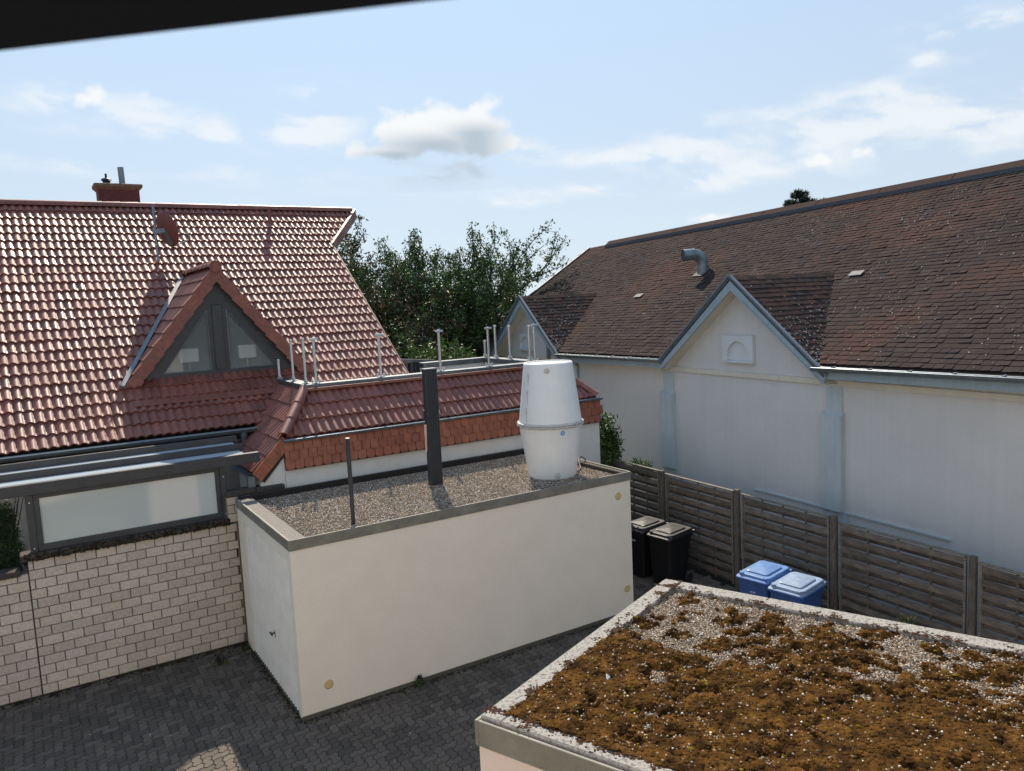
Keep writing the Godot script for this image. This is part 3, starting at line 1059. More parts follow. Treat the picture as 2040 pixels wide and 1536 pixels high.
func build_garden_wall():
	var w := thing("garden_wall", "pale brick garden wall topped by mossy dark coping beside the garage", "wall")
	var z := -3.18
	var st := begin()
	box(st, V(-1.5, 1.03, z - 0.13), V(3.0, 2.14, 0.20))
	box(st, V(-5.6, 0.93, z - 0.13), V(5.17, 1.94, 0.20))
	box(st, V(0.36, 1.26, z - 0.13), V(0.98, 2.58, 0.20))
	part("mortar", w, done(st), M.mortar)
	lay_bricks(w, -3.008, 0.02, 0.0, 2.105, z, 0.07)
	lay_bricks(w, -6.3, -3.014, 0.0, 1.90, z, 0.19)
	lay_bricks(w, -0.115, 0.84, 2.105, 2.545, z + 0.004, 0.02)
	for e in [[-3.10, -0.05, 2.135, 0.10, 0.30], [-7.6, -3.05, 1.93, 0.09, 0.30], [-0.13, 0.86, 2.585, 0.085, 0.30]]:
		var x: float = e[0]
		while x < e[1] - 0.1:
			var l := minf(0.5, e[1] - x)
			put_box("coping_stone", w, V(x + l * 0.5, e[2] + rf(-0.004, 0.004), z - 0.11), V(l - 0.008, e[3], e[4]), M.coping, 0.014)
			x += l
	# moss and dirt along the coping edge
	var xfs := []
	var cols := []
	for i in 900:
		var a := rf(-3.05, -0.1)
		xfs.append(turned(V(a, 2.10 + rf(-0.02, 0.09), z + 0.04 + rf(-0.012, 0.012)), Vector3.ONE * rf(0.008, 0.022), 0.8))
		var f := rf(0.5, 1.5)
		cols.append(Color(0.035 * f, 0.028 * f, 0.018 * f))
	tag(scatter("coping_moss", w, moss_mesh(50), M.moss, xfs, cols), "", "", "", "stuff")

	var s := thing("privacy_screen", "frosted glass privacy screen in anthracite frame standing on brick wall", "screen")
	var zs := -3.27
	for e in [[V(-2.90, 2.645, zs), V(0.10, 0.93, 0.10)], [V(-0.135, 2.645, zs), V(0.10, 0.93, 0.10)]]:
		put_box("post", s, e[0], e[1], M.anthracite, 0.006)
	put_box("rail", s, V(-1.517, 3.045, zs), V(2.665, 0.10, 0.07), M.anthracite, 0.005)
	put_box("rail", s, V(-1.517, 2.24, zs), V(2.665, 0.10, 0.07), M.anthracite, 0.005)
	put_box("rail", s, V(-2.81, 2.645, zs), V(0.075, 0.71, 0.07), M.anthracite, 0.005)
	put_box("rail", s, V(-0.222, 2.645, zs), V(0.07, 0.71, 0.07), M.anthracite, 0.005)
	put_box("frosted_pane", s, V(-1.517, 2.645, zs - 0.01), V(2.52, 0.71, 0.012), M.frosted)
	for p in [V(-2.90, 2.95, zs + 0.052), V(-2.90, 2.25, zs + 0.052), V(-0.135, 2.90, zs + 0.052), V(-0.135, 2.27, zs + 0.052)]:
		st = begin()
		loft(st, [circle(0.012, 0.0, 10), circle(0.010, 0.006, 10)], Vector3.ZERO)
		part("screw_cap", s, done(st), M.steel, Transform3D(Basis(Vector3.RIGHT, PI / 2), p))

	var p := thing("terrace_roof", "anthracite terrace roof with stepped pale sliding panels under the eaves", "terrace roof")
	put_box("front_beam", p, V(-3.75, 3.155, -3.22), V(8.45, 0.17, 0.12), M.anthracite, 0.006)
	for e in [[-3.67, 3.29, 0.11, 0.33], [-3.93, 3.395, 0.12, 0.29]]:
		put_box("rail", p, V(-3.75 + (0.47 - e[3]) * -0.5, e[1], e[0] - 0.03), V(8.45 - (0.47 - e[3]), e[2], 0.06), M.anthracite, 0.005)
	put_box("roof_panel", p, V(-3.85, 3.228, -3.47), V(8.2, 0.012, 0.36), M.panel_glass)
	put_box("roof_panel", p, V(-3.87, 3.338, -3.825), V(8.15, 0.012, 0.21), M.panel_glass)
	put_box("wall_rail", p, V(-3.9, 3.40, -5.1), V(8.0, 0.12, 0.10), M.anthracite, 0.005)
	for x in [-7.6, -4.9]: put_box("post", p, V(x, 2.55, -3.27), V(0.10, 1.05, 0.10), M.anthracite, 0.006)

# ------------------------------------------------------------------ tiled house
const EAVE_Y := 3.47
const EAVE_Z := -4.9
const RS := 0.5948      # sine of the roof pitch
const RC := 0.8039
const RROW := 0.3284

func main_roof(x: float, s: float, n := 0.0) -> Vector3:    # s runs down from the ridge
	var l := RROW * 25.0
	return V(x, EAVE_Y + (l - s) * RS + n * RC, EAVE_Z - (l - s) * RC + n * RS)

func build_house():
	var h := thing("tiled_house", "house with glossy red-brown tiled roof, triangular dormer and chimney", "house")
	var l := RROW * 25.0
	var ridge := main_roof(0, 0)
	# body under the roof
	var st := begin()
	var zb := 2.0 * ridge.z + 5.4
	prism(st, [V(-9, -0.05, -5.4), V(-9, 3.62, -5.4), V(-9, ridge.y - 0.16, ridge.z), V(-9, 3.62, zb), V(-9, -0.05, zb)], V(13.1, 0, 0))
	part("wall", h, done(st), M.house_wall)
	# roof boarding below the tiles, and the far slope
	var roof := holder("roof", h)
	st = begin()
	var cuts := [[-9.0, -1.15], [2.35, 4.4]]
	for k in 14: cuts.append([-1.15 + 0.25 * k, -0.90 + 0.25 * k])
	for e in cuts:
		var top_end := l - 0.08
		var mid := absf((e[0] + e[1]) * 0.5 - 0.6)
		if mid < 1.8:
			# leave the opening of the dormer free
			var sa: float = l - (6.50 - mid * 1.25 - EAVE_Y) / RS - 0.05
			var sb: float = l - (6.14 + EAVE_Z) / RC
			top_end = minf(sa, sb)
			prism(st, [main_roof(e[0], sb, -0.05), main_roof(e[1], sb, -0.05), main_roof(e[1], l - 0.08, -0.05), main_roof(e[0], l - 0.08, -0.05)], V(0, -0.10 * RC, -0.10 * RS))
		prism(st, [main_roof(e[0], 0.02, -0.05), main_roof(e[1], 0.02, -0.05), main_roof(e[1], top_end, -0.05), main_roof(e[0], top_end, -0.05)], V(0, -0.10 * RC, -0.10 * RS))
	part("boarding", roof, done(st), M.dark_wood)
	st = begin()
	prism(st, [V(-9, ridge.y, ridge.z - 0.01), V(4.45, ridge.y, ridge.z - 0.01), V(4.45, ridge.y - 4.9, 2 * ridge.z - EAVE_Z), V(-9, ridge.y - 4.9, 2 * ridge.z - EAVE_Z)], V(0, -0.08, 0.06))
	prism(st, [V(4.45, ridge.y, ridge.z - 0.01), V(5.72, ridge.y, ridge.z - 0.01), V(4.45, ridge.y - 1.83 * RS, ridge.z - 1.83 * RC)], V(0, -0.03, 0.02))
	part("far_slope", roof, done(st), M.tile_1)
	var frame := Transform3D(Basis(V(1, 0, 0), V(0, RC, RS), V(0, -RS, RC)), main_roof(0, 0))
	var sk := 1.83
	var hi := func(s: float) -> float:
		return 4.45 + (maxf(0.0, sk - s) / sk) * 1.28
	var lo := func(_s: float) -> float: return -6.0
	# leave out what lies below the annex and its terrace
	var hi2 := func(s: float) -> float:
		var y := EAVE_Y + (l - s) * RS
		if y < 3.98: return minf(hi.call(s), 0.381 + (y - 2.863) / 1.0138 + 0.25)
		return hi.call(s)
	var hole := func(p: Vector3) -> bool:
		return p.z < -6.12 and p.y < 6.50 - absf(p.x - 0.6) * 1.25 - 0.12
	lay_tiles(roof, frame, 25, RROW, -6.0, 40, lo, hi2, 300, hole)
	# ridge caps
	var rm := half_round(0.125, 0.135, 0.43)
	var x := -6.0
	while x < 5.6:
		part("ridge_tile", roof, rm, M["tile_%d" % (rng.randi() % 5)], Transform3D(Basis(V(0, 0, -1), V(0, 1, 0), V(1, 0, 0)), V(x, ridge.y - 0.005, ridge.z)))
		x += 0.4
	# verge below the kink, and the raking edge of the jutting gable point
	var k0 := main_roof(4.45, sk, 0.0)
	var tip := main_roof(5.73, 0.0, 0.0)
	part("verge_board", roof, bar(k0 + V(0.03, -0.03, 0), main_roof(4.48, l, -0.03), 0.03, 0.14), M.tile_0)
	for i in 5:
		part("raking_edge_tile", roof, bar(k0.lerp(tip, i / 5.0) + V(0.03, -0.06, 0), k0.lerp(tip, (i + 0.985) / 5.0) + V(0.03, -0.06, 0), 0.05, 0.24), M["tile_%d" % (i % 3)])
	part("raking_edge_flashing", roof, bar(k0 + V(0.02, 0.075, 0), tip + V(0.02, 0.075, 0), 0.07, 0.02), M.tile_0)
	st = begin()
	prism(st, [V(4.2, ridge.y - 0.12, ridge.z - 0.02), V(5.66, ridge.y - 0.12, ridge.z - 0.02), V(4.40, ridge.y - 1.83 * RS - 0.12, ridge.z - 1.83 * RC), V(4.2, ridge.y - 1.83 * RS - 0.12, ridge.z - 1.83 * RC)], V(0, -0.05, 0.03))
	prism(st, [V(4.2, ridge.y - 0.14, ridge.z + 0.02), V(5.62, ridge.y - 0.14, ridge.z + 0.02), V(4.40, ridge.y - 1.83 * RS - 0.12, ridge.z + 1.83 * RC), V(4.2, ridge.y - 1.83 * RS - 0.12, ridge.z + 1.83 * RC)], V(0, -0.04, -0.03))
	prism(st, [V(5.70, ridge.y - 0.02, ridge.z - 0.02), V(4.43, ridge.y - 1.83 * RS - 0.02, ridge.z - 1.83 * RC), V(4.43, ridge.y - 1.83 * RS - 0.28, ridge.z - 1.83 * RC), V(5.70, ridge.y - 0.28, ridge.z - 0.02)], V(0.03, 0, -0.01))
	part("soffit", roof, done(st), M.anthracite)
	st = begin()
	prism(st, [V(4.12, k0.y - 1.2, k0.z + 1.2), V(4.12, ridge.y - 0.2, ridge.z), V(4.12, k0.y - 1.2, 2 * ridge.z - k0.z - 1.2)], V(0.16, 0, 0))
	part("gable_cladding", h, done(st), M.anthracite)
	# eaves gutter with its outlet
	var gut := holder("gutter", h)
	part("trough", gut, gutter_mesh(V(-9, EAVE_Y - 0.02, EAVE_Z + 0.09), V(1.0, EAVE_Y - 0.05, EAVE_Z + 0.09), 0.075), M.zinc)
	st = begin()
	loft(st, [circle(0.075, 0.0, 12), circle(0.07, -0.12, 12), circle(0.045, -0.18, 12), circle(0.045, -0.3, 12)], V(0, -0.1, 0), true)
	part("outlet", gut, done(st), M.zinc, Transform3D(Basis(), V(0.62, EAVE_Y - 0.06, EAVE_Z + 0.07)))
	put_box("eaves_board", h, V(-4.0, EAVE_Y - 0.16, EAVE_Z - 0.02), V(9.9, 0.16, 0.03), M.dark_wood)
	# chimney
	var ch := holder("chimney", h, V(-0.255, 8.11, ridge.z - 1.25))
	put_box("shaft", ch, V(0, 0.42, 0), V(0.97, 0.88, 0.55), M.chimney, 0.01)
	st = begin()
	loft(st, [rrect(0.99, 0.57, 0.02, 0.80, 1), rrect(1.13, 0.70, 0.02, 0.88, 1), rrect(1.13, 0.70, 0.02, 0.945, 1), rrect(1.09, 0.66, 0.02, 0.955, 1)], V(0, 0.9, 0))
	part("cover_slab", ch, done(st), M.chimney_cap)
	st = begin()
	loft(st, [circle(0.09, 0.95, 14), circle(0.09, 1.06, 14), circle(0.125, 1.06, 14), circle(0.12, 1.10, 14), circle(0.09, 1.12, 14), circle(0.028, 1.13, 14), circle(0.028, 1.24, 14)], V(0, 1.0, 0), true)
	part("pot", ch, done(st), M.dark_green, Transform3D(Basis(), V(-0.24, 0, 0)))
	part("flue_pipe", ch, tube_mesh([V(0.13, 0.94, 0), V(0.12, 1.42, 0)], 0.075, 16), M.zinc)
	# soil vent
	var vp := main_roof(3.12, 0.75)
	var ve := holder("vent_pipe", h, vp)
	part("pipe", ve, tube_mesh([V(0, -0.1, 0), V(0, 0.42, 0)], 0.055, 12), M.red_metal)
	st = begin()
	loft(st, [circle(0.075, 0.38, 14), circle(0.085, 0.44, 14), circle(0.06, 0.47, 14), circle(0.01, 0.48, 14)], V(0, 0.42, 0), true)
	part("cap", ve, done(st), M.red_metal)
	part("flashing", ve, bar(V(0, 0.02, -0.2), V(0, -0.14, 0.1), 0.26, 0.02), M.red_metal)
	build_dormer(h)

	var dish := thing("satellite_dish", "dark red satellite dish on grey mast beside the dormer", "satellite dish", V(0.08, 6.83, -9.44))
	part("mast", dish, tube_mesh([V(0.03, -0.15, 0.0), V(0.0, 0.3, 0.0), V(0.0, 1.33, 0.0)], 0.03, 10), M.zinc)
	st = begin()
	var n := V(0.88, 0.27, -0.40).normalized()
	var e1 := n.cross(Vector3.UP).normalized()
	var e2 := e1.cross(n)
	var rings := []
	for q in [[0.02, -0.075], [0.14, -0.068], [0.26, -0.045], [0.36, -0.015], [0.41, 0.0], [0.415, 0.004]]:
		var ring := []
		for k in 28: ring.append(e1 * cos(TAU * k / 28) * q[0] * 0.92 + e2 * sin(TAU * k / 28) * q[0] + n * q[1])
		rings.append(ring)
	loft(st, rings, n * 0.4, true, false)
	var c := V(0.27, 0.78, -0.05)
	part("reflector", dish, done(st), M.red_metal, Transform3D(Basis(), c))
	part("bracket", dish, bar(V(0, 0.72, 0), c - n * 0.075, 0.07, 0.10), M.zinc)
	part("back_plate", dish, bar(c - n * 0.085 - e2 * 0.02, c - n * 0.03 - e2 * 0.37, 0.16, 0.03, n), M.zinc)
	part("feed_arm", dish, tube_mesh([c - e2 * 0.4, c - e2 * 0.35 + n * 0.5], 0.012, 8), M.zinc)
	part("feed_head", dish, tube_mesh([c - e2 * 0.34 + n * 0.50, c - e2 * 0.20 + n * 0.47], 0.03, 10), M.zinc)

func build_dormer(h: Node3D):
	var d := holder("dormer", h)
	var zf := -6.0
	var ax := 0.6
	var ay := 6.50
	var by := 4.25
	var hw := 1.80
	var zk := EAVE_Z - (ay - EAVE_Y) / (RS / RC)
	var sl := sqrt(hw * hw + (ay - by) * (ay - by))
	var rows := 9
	for sx in [-1.0, 1.0]:
		var dn: Vector3 = V(sx * hw, by - ay, 0).normalized()
		var nn: Vector3 = V(sx * (ay - by), hw, 0).normalized()
		var uu: Vector3 = nn.cross(dn)
		var frame := Transform3D(Basis(uu, nn, dn), V(ax, ay, zf))
		var back := zf - zk
		var lo := func(_s: float) -> float: return 0.02
		var hi := func(s: float) -> float: return maxf(0.06, back * (1.0 - s / sl) + 0.02)
		if sx < 0:
			# u runs to the house here if uu points to -z, else mirror it
			if uu.z > 0:
				lo = func(s: float) -> float: return minf(-0.06, -back * (1.0 - s / sl) - 0.02)
				hi = func(_s: float) -> float: return -0.02
		elif uu.z > 0:
			lo = func(s: float) -> float: return minf(-0.06, -back * (1.0 - s / sl) - 0.02)
			hi = func(_s: float) -> float: return -0.02
		lay_tiles(d, frame, rows, sl / rows, -3.3 if uu.z > 0 else 0.0, 11, lo, hi, 60)
		# verge tiles: a face towards the yard and a flange on top
		for k in rows:
			var a: Vector3 = frame.origin + dn * (sl * k / rows)
			var b: Vector3 = frame.origin + dn * (sl * (k + 1) / rows)
			var st := begin()
			var o := V(0, 0, 0.05 if sx < 0.0 else 0.0455)
			var lift := nn * (0.050 - 0.008)
			var lift2 := nn * (0.050 + 0.022)
			prism(st, [a + lift + o, b + lift2 + o, b + lift2 - nn * 0.22 + o, a + lift - nn * 0.22 + o], V(0, 0, -0.03))
			prism(st, [a + lift + V(0, 0, 0.02), b + lift2 + V(0, 0, 0.02), b + lift2 + V(0, 0, -0.14), a + lift + V(0, 0, -0.14)], -nn * 0.02)
			part("verge_tile", d, done(st), M["tile_%d" % (2 + k % 3)])
		# lead valley along the foot of the cheek
		var va: Vector3 = V(ax + sx * (hw + 0.02), by + 0.05, zf + 0.06)
		var vb: Vector3 = V(ax + sx * 0.12, ay - 0.10, zk + 0.12)
		if sx < 0.0: part("valley_flashing", d, bar(va + V(sx * 0.03, 0.035, 0.03), vb + V(sx * 0.03, 0.035, 0.03), 0.08, 0.06, V(sx * 0.1, 0.8, 0.6)), M.lead)
		var stb := begin()
		prism(stb, [V(ax, ay - 0.03, zf - 0.02), V(ax + sx * (hw - 0.03), by, zf - 0.02), V(ax, ay - 0.03, zk)], V(0, -0.05, 0))
		part("boarding", d, done(stb), M.dark_wood)
	caps_along("ridge_tile", d, V(ax, ay + 0.04, zk - 0.1), V(ax, ay + 0.04, zf + 0.09), 8, 0.12)
	var st2 := begin()
	loft(st2, [circle(0.12, 0.0, 20), circle(0.115, 0.012, 20)], Vector3.ZERO)
	st2 = begin()
	loft(st2, [circle(0.12, 0.0, 20), circle(0.115, 0.012, 20)], Vector3.ZERO)
	part("ridge_end_disc", d, done(st2), M.tile_3, Transform3D(Basis(Vector3.RIGHT, PI / 2), V(ax, ay + 0.045, zf + 0.09)))
	# the triangular window
	var zw := zf - 0.13
	var y0 := 4.36
	var top := V(ax, ay - 0.17, zw)
	var st := begin()
	var l0 := V(ax - 1.66, y0, zw)
	var r0 := V(ax + 1.66, y0, zw)
	var win := holder("window", d)
	# outer frame as three bars, and the middle post
	prism(st, [l0, r0, r0 + V(-0.15, 0.14, 0), l0 + V(0.15, 0.14, 0)], V(0, 0, -0.08))
	var yl := 4.50
	var pl_ := [V(ax - 0.20, 5.69, zw), V(ax - 0.20, yl, zw), V(ax - 1.09, yl, zw)]
	var pr_ := [V(ax + 0.18, 5.69, zw), V(ax + 0.18, yl, zw), V(ax + 1.09, yl, zw)]
	prism(st, [l0 + V(0.15, 0.14, 0), pl_[2], pl_[0], V(ax - 0.20, top.y - 0.25, zw)], V(0, 0, -0.08))
	prism(st, [r0 + V(-0.15, 0.14, 0), pr_[2], pr_[0], V(ax + 0.18, top.y - 0.23, zw)], V(0, 0, -0.08))
	prism(st, [V(ax - 0.20, yl, zw), V(ax + 0.18, yl, zw), V(ax + 0.18, top.y - 0.23, zw), top, V(ax - 0.20, top.y - 0.25, zw)], V(0, 0, -0.08))
	part("frame", win, done(st), M.anthracite)
	put_box("mullion", win, V(ax - 0.01, 5.15, zw + 0.012), V(0.20, 1.3, 0.03), M.anthracite, 0.006)
	for t in [pl_, pr_]:
		st = begin()
		prism(st, [t[0] + V(0, 0, -0.03), t[1] + V(0, 0, -0.03), t[2] + V(0, 0, -0.03)], V(0, 0, -0.008))
		part("pane", win, done(st), M.window_glass)
		st = begin()
		for k in 3:
			var a: Vector3 = t[k]
			var b: Vector3 = t[(k + 1) % 3]
			tube(st, [a + V(0, 0, 0.002), b + V(0, 0, 0.002)], 0.014, 6)
		part("glazing_bead", win, done(st), M.cap_metal)
	st = begin()
	prism(st, [V(ax - 1.74, y0 - 0.10, zf - 0.04), V(ax + 1.74, y0 - 0.10, zf - 0.04), V(ax + 1.70, y0 + 0.01, zw + 0.02), V(ax - 1.70, y0 + 0.01, zw + 0.02)], V(0, -0.02, -0.02))
	part("sill_flashing", d, done(st), M.tile_2)
	st = begin()
	prism(st, [V(ax - 1.74, y0 - 0.10, zf - 0.04), V(ax + 1.74, y0 - 0.10, zf - 0.04), main_roof(ax + 1.74, RROW * 22.6, 0.075), main_roof(ax - 1.74, RROW * 22.6, 0.075)], V(0, -0.02, 0))
	part("apron_flashing", d, done(st), M.tile_2)
	# the room behind the panes
	st = begin()
	prism(st, [V(ax - 1.50, 4.40, zw - 1.9), V(ax + 1.50, 4.40, zw - 1.9), V(ax, 6.25, zw - 1.9)], V(0, 0, -0.03))
	prism(st, [V(ax - 1.55, 4.42, zw - 0.09), V(ax + 1.55, 4.42, zw - 0.09), V(ax + 1.50, 4.42, zw - 1.89), V(ax - 1.50, 4.42, zw - 1.89)], V(0, -0.03, 0))
	part("room", d, done(st), M.room_plaster)
	for e in [[0.045, "white box-shaped lamp behind the dormer pane facing the chimney side"], [1.18, "white box-shaped lamp behind the dormer pane beside the railing"]]:
		var lp := thing("table_lamp", e[1], "lamp", V(e[0], 4.45, zw - 0.30))
		put_box("shade", lp, V(0, 0.36, 0), V(0.36, 0.27, 0.16), M.lampshade, 0.01)
		st = begin()
		loft(st, [circle(0.08, 0.0, 14), circle(0.075, 0.02, 14), circle(0.02, 0.03, 14), circle(0.018, 0.25, 14)], V(0, 0.1, 0))
		part("foot", lp, done(st), M.vent_cream)

# ------------------------------------------------------------------ annex with roof terrace
func build_annex():
	var a := thing("annex", "low white annex with tile-hung band, hipped tiles and roof terrace", "building")
	var zf := -3.22
	var st := begin()
	box(st, V(4.40, 1.45, -4.70), V(6.98, 3.0, 2.94))
	box(st, V(4.5, 3.2, -5.25), V(6.2, 0.6, 2.3))
	part("wall", a, done(st), M.annex_wall)
	st = begin()
	prism(st, [V(0.48, 0.0, zf - 0.02), V(0.905, 0.0, zf - 0.02), V(0.905, 3.1, zf - 0.02), V(0.48, 2.68, zf - 0.02)], V(0, 0, -1.6))
	part("lean_to_wall", a, done(st), M.annex_wall)
	# hanging tiles, three courses
	var band := holder("tile_hung_band", a)
	put_box("backing", band, V(4.41, 3.12, zf + 0.012), V(7.0, 0.50, 0.03), M.chimney)
	put_box("drip_batten", band, V(4.41, 2.852, zf + 0.03), V(7.0, 0.02, 0.06), M.coping)
	var sm := []
	for w in [0.166, 0.083]:
		st = begin()
		var hw: float = w * 0.5 - 0.0045
		var poly := [V(-hw, 0.20, 0), V(-hw, 0.03, 0.0235), V(-hw + 0.028, 0.0, 0.0275), V(hw - 0.028, 0.0, 0.0275), V(hw, 0.03, 0.0235), V(hw, 0.20, 0)]
		prism(st, poly, V(0, 0, 0.010))
		sm.append(done(st))
	for r in 3:
		var x := 0.905
		var first := r % 2 == 1
		while x < 7.80:
			var w := 0.083 if first else 0.166
			first = false
			part("hanging_tile", band, sm[0] if w > 0.1 else sm[1], M["clad_%d" % (rng.randi() % 5)], Transform3D(Basis.from_euler(V(rf(-0.01, 0.01), rf(-0.01, 0.01), rf(-0.012, 0.012))), V(x + w * 0.5, 2.855 + 0.168 * r, zf + 0.030 + rf(0, 0.003))))
			x += w
	# tiled slopes
	var roof := holder("roof", a)
	var f1 := Transform3D(Basis(V(1, 0, 0), V(0, 0.7524, 0.6587), V(0, -0.6587, 0.7524)), V(0, 4.10, -4.0))
	lay_tiles(roof, f1, 3, 0.354, 0.9, 24, func(s): return 1.6 - 0.65 * s / 1.063, func(s): return 7.15 + 0.65 * s / 1.063, 300)
	var f2 := Transform3D(Basis(V(0, 0, 1), V(-0.712, 0.702, 0), V(-0.702, -0.712, 0)), V(1.6, 4.10, 0))
	var lo := func(s: float) -> float:
		var y: float = 4.10 - 0.712 * s
		return minf(-4.95 - maxf(0.0, (y - 3.47) / 0.74), -4.9)
	var hi := func(s: float) -> float:
		var x: float = 1.6 - 0.702 * s
		return -3.2 - maxf(0.0, (x - 0.95) * 1.23)
	lay_tiles(roof, f2, 5, 0.347, -6.2, 10, lo, hi, 300)
	st = begin()
	prism(st, [V(1.6, 4.07, -4.0), V(7.15, 4.07, -4.0), V(7.82, 3.36, -3.22), V(0.93, 3.36, -3.22)], V(0, -0.05, -0.04))
	prism(st, [V(1.6, 4.06, -4.0), V(1.6, 4.06, -5.8), V(0.40, 2.83, -4.95), V(0.40, 2.83, -3.2), V(0.95, 3.39, -3.2)], V(0.04, -0.05, 0))
	prism(st, [V(7.15, 4.09, -4.0), V(7.15, 4.09, -6.5), V(7.82, 3.40, -6.5), V(7.82, 3.40, -3.22)], V(-0.03, -0.05, 0))
	part("boarding", roof, done(st), M.tile_0)
	caps_along("hip_tile", roof, V(1.60, 4.15, -4.02), V(0.93, 3.46, -3.20), 3, 0.105)
	caps_along("hip_tile", roof, V(7.15, 4.15, -4.02), V(7.80, 3.46, -3.22), 3, 0.09)
	# verge of the lean-to slope
	for k in 3:
		var p0 := V(0.93, 3.41, zf + 0.05).lerp(V(0.37, 2.84, zf + 0.05), k / 3.0)
		var p1 := V(0.93, 3.41, zf + 0.05).lerp(V(0.37, 2.84, zf + 0.05), (k + 0.98) / 3.0)
		st = begin()
		prism(st, [p0 + V(-0.03, 0.03, 0), p1 + V(-0.03, 0.03, 0), p1 + V(0.10, -0.12, 0), p0 + V(0.10, -0.12, 0)], V(0, 0, -0.05))
		part("verge_tile", roof, done(st), M["clad_%d" % (1 + k)])
	part("verge_board", roof, bar(V(0.95, 3.22, zf + 0.01), V(0.49, 2.72, zf + 0.01), 0.04, 0.10), M.dark_wood)
	part("top_flashing", roof, bar(V(1.58, 4.135, -3.955), V(7.2, 4.135, -3.955), 0.10, 0.05), M.tile_2)
	part("gutter", a, gutter_mesh(V(0.90, 3.385, zf + 0.09), V(7.90, 3.385, zf + 0.09), 0.05), M.zinc)
	part("lower_gutter", a, gutter_mesh(V(0.33, 2.82, -3.36), V(0.33, 2.82, -4.9), 0.05), M.zinc)
	put_box("gutter_hopper", a, V(0.34, 2.71, -3.34), V(0.13, 0.22, 0.12), M.zinc, 0.012)
	part("valley_flashing", roof, bar(V(1.02, 3.50, -4.90), V(1.58, 4.09, -5.75), 0.14, 0.03), M.lead)
	# parapet of the terrace: dark sides under pale metal caps
	var par := holder("parapet", a)
	for e in [[V(1.59, 0, -4.125), V(7.16, 0, -4.125)], [V(1.725, 0, -4.262), V(1.725, 0, -5.95)], [V(7.025, 0, -4.262), V(7.025, 0, -6.50)], [V(5.25, 0, -6.637), V(7.16, 0, -6.637)]]:
		var p0: Vector3 = e[0]
		var p1: Vector3 = e[1]
		part("inner_wall", par, bar(p0 + V(0, 3.80, 0), p1 + V(0, 3.80, 0), 0.16, 0.60), M.deck_wall)
		part("cap", par, bar(p0 + V(0, 4.165, 0), p1 + V(0, 4.165, 0), 0.27, 0.115, Vector3.UP, 0.006), M.cap_metal)
	put_box("terrace_floor", a, V(4.35, 3.62, -5.2), V(5.4, 0.04, 2.5), M.concrete)
	# railing posts without their panes
	for e in [[1.66, -5.86, 0.40, 1], [1.70, -5.02, 0.82, 1], [1.70, -4.24, 0.86, 1], [1.86, -4.12, 0.86, 0], [3.17, -4.12, 0.86, 0], [4.49, -4.12, 0.85, 0], [5.66, -4.12, 0.84, 0], [6.85, -4.12, 0.84, 0], [7.04, -6.64, 0.42, 1], [7.03, -6.10, 0.80, 1], [7.03, -5.45, 0.80, 1], [7.03, -4.60, 0.80, 1]]:
		var p := holder("railing_post", a, V(e[0], 4.228, e[1]))
		put_box("tube", p, V(0, e[2] * 0.5, 0), V(0.045, e[2], 0.045), M.steel, 0.006)
		put_box("foot_plate", p, V(0, 0.006, 0), V(0.13, 0.012, 0.10), M.steel, 0.003)
		var sx := 0.07 if e[3] == 0 else 0.0
		var sz := 0.0 if e[3] == 0 else 0.06
		var wide := V(0.17, 0.04, 0.03) if e[3] == 0 else V(0.03, 0.04, 0.12)
		put_box("clamp", p, V(0, e[2] - 0.03, 0.03 if e[3] == 0 else 0.0), wide, M.steel, 0.006)
		put_box("clamp", p, V(sx, 0.04, sz), V(0.04, 0.05, 0.03), M.steel, 0.006)
		put_box("clamp", p, V(-sx, 0.04, -sz), V(0.04, 0.05, 0.03), M.steel, 0.006)
	# slatted screen at the back of the terrace
	var sc := thing("slatted_screen", "dark slatted metal screen behind the roof terrace", "screen", V(4.62, 3.5, -6.9))
	put_box("frame", sc, V(0.45, 0.78, 0), V(1.3, 0.07, 0.10), M.cap_metal, 0.0, Basis(Vector3.BACK, -0.10))
	for k in 9: put_box("slat", sc, V(-0.1 + 0.14 * k, 0.36, 0.02), V(0.05, 0.74, 0.03), M.anthracite, 0.004, Basis(Vector3.UP, 0.5))
	put_box("back_panel", sc, V(0.45, 0.36, -0.04), V(1.25, 0.74, 0.02), M.cap_metal)

# ------------------------------------------------------------------ hall with shingle roof
func hall_wall_pt(z: float, y: float, off := 0.0) -> Vector3:   # off > 0 goes into the hall
	return V(9.6 - 0.08 * z + off * 0.9968, y, z + off * 0.0797)

func hall_eave(z: float) -> Vector3:
	return hall_wall_pt(z, 4.165 + 0.0133 * z, -0.33)

func hall_ridge(z: float) -> Vector3:
	return V(15.78 - 0.0222 * z, 7.88 + 0.0333 * z, z)

func hall_roof(z: float, t: float) -> Vector3:
	return hall_eave(z).lerp(hall_ridge(z), t)

func under_gable(p: Vector3, inside: float) -> bool:   # whether the main slope lies below one of the two gable roofs
	for e in [[-0.64, 5.866, 4.10, 2.235], [-9.48, 5.69, 4.03, 2.06]]:
		var d := p - hall_wall_pt(e[0], 0.0)
		var s := absf(d.dot(V(-0.0797, 0, 0.9968)))
		var y: float = e[1] - (e[1] - e[2]) * s / e[3]
		if s < e[3] + 0.02 and p.y < y - inside: return true
	return false

func shingle_mesh(w: float, l: float, lift: float) -> ArrayMesh:
	var st := begin()
	var th := 0.010
	var a := V(-w / 2, th, 0)
	var b := V(w / 2, th, 0)
	var c := V(w / 2, th + lift, l)
	var d := V(-w / 2, th + lift * 0.6, l)
	quad(st, a, d, c, b)
	quad(st, d, V(d.x, d.y - th, l), V(c.x, c.y - th, l), c)
	quad(st, c, V(c.x, c.y - th, l), V(b.x, 0, 0), b)
	quad(st, a, V(a.x, 0, 0), V(d.x, d.y - th, l), d)
	return done(st)

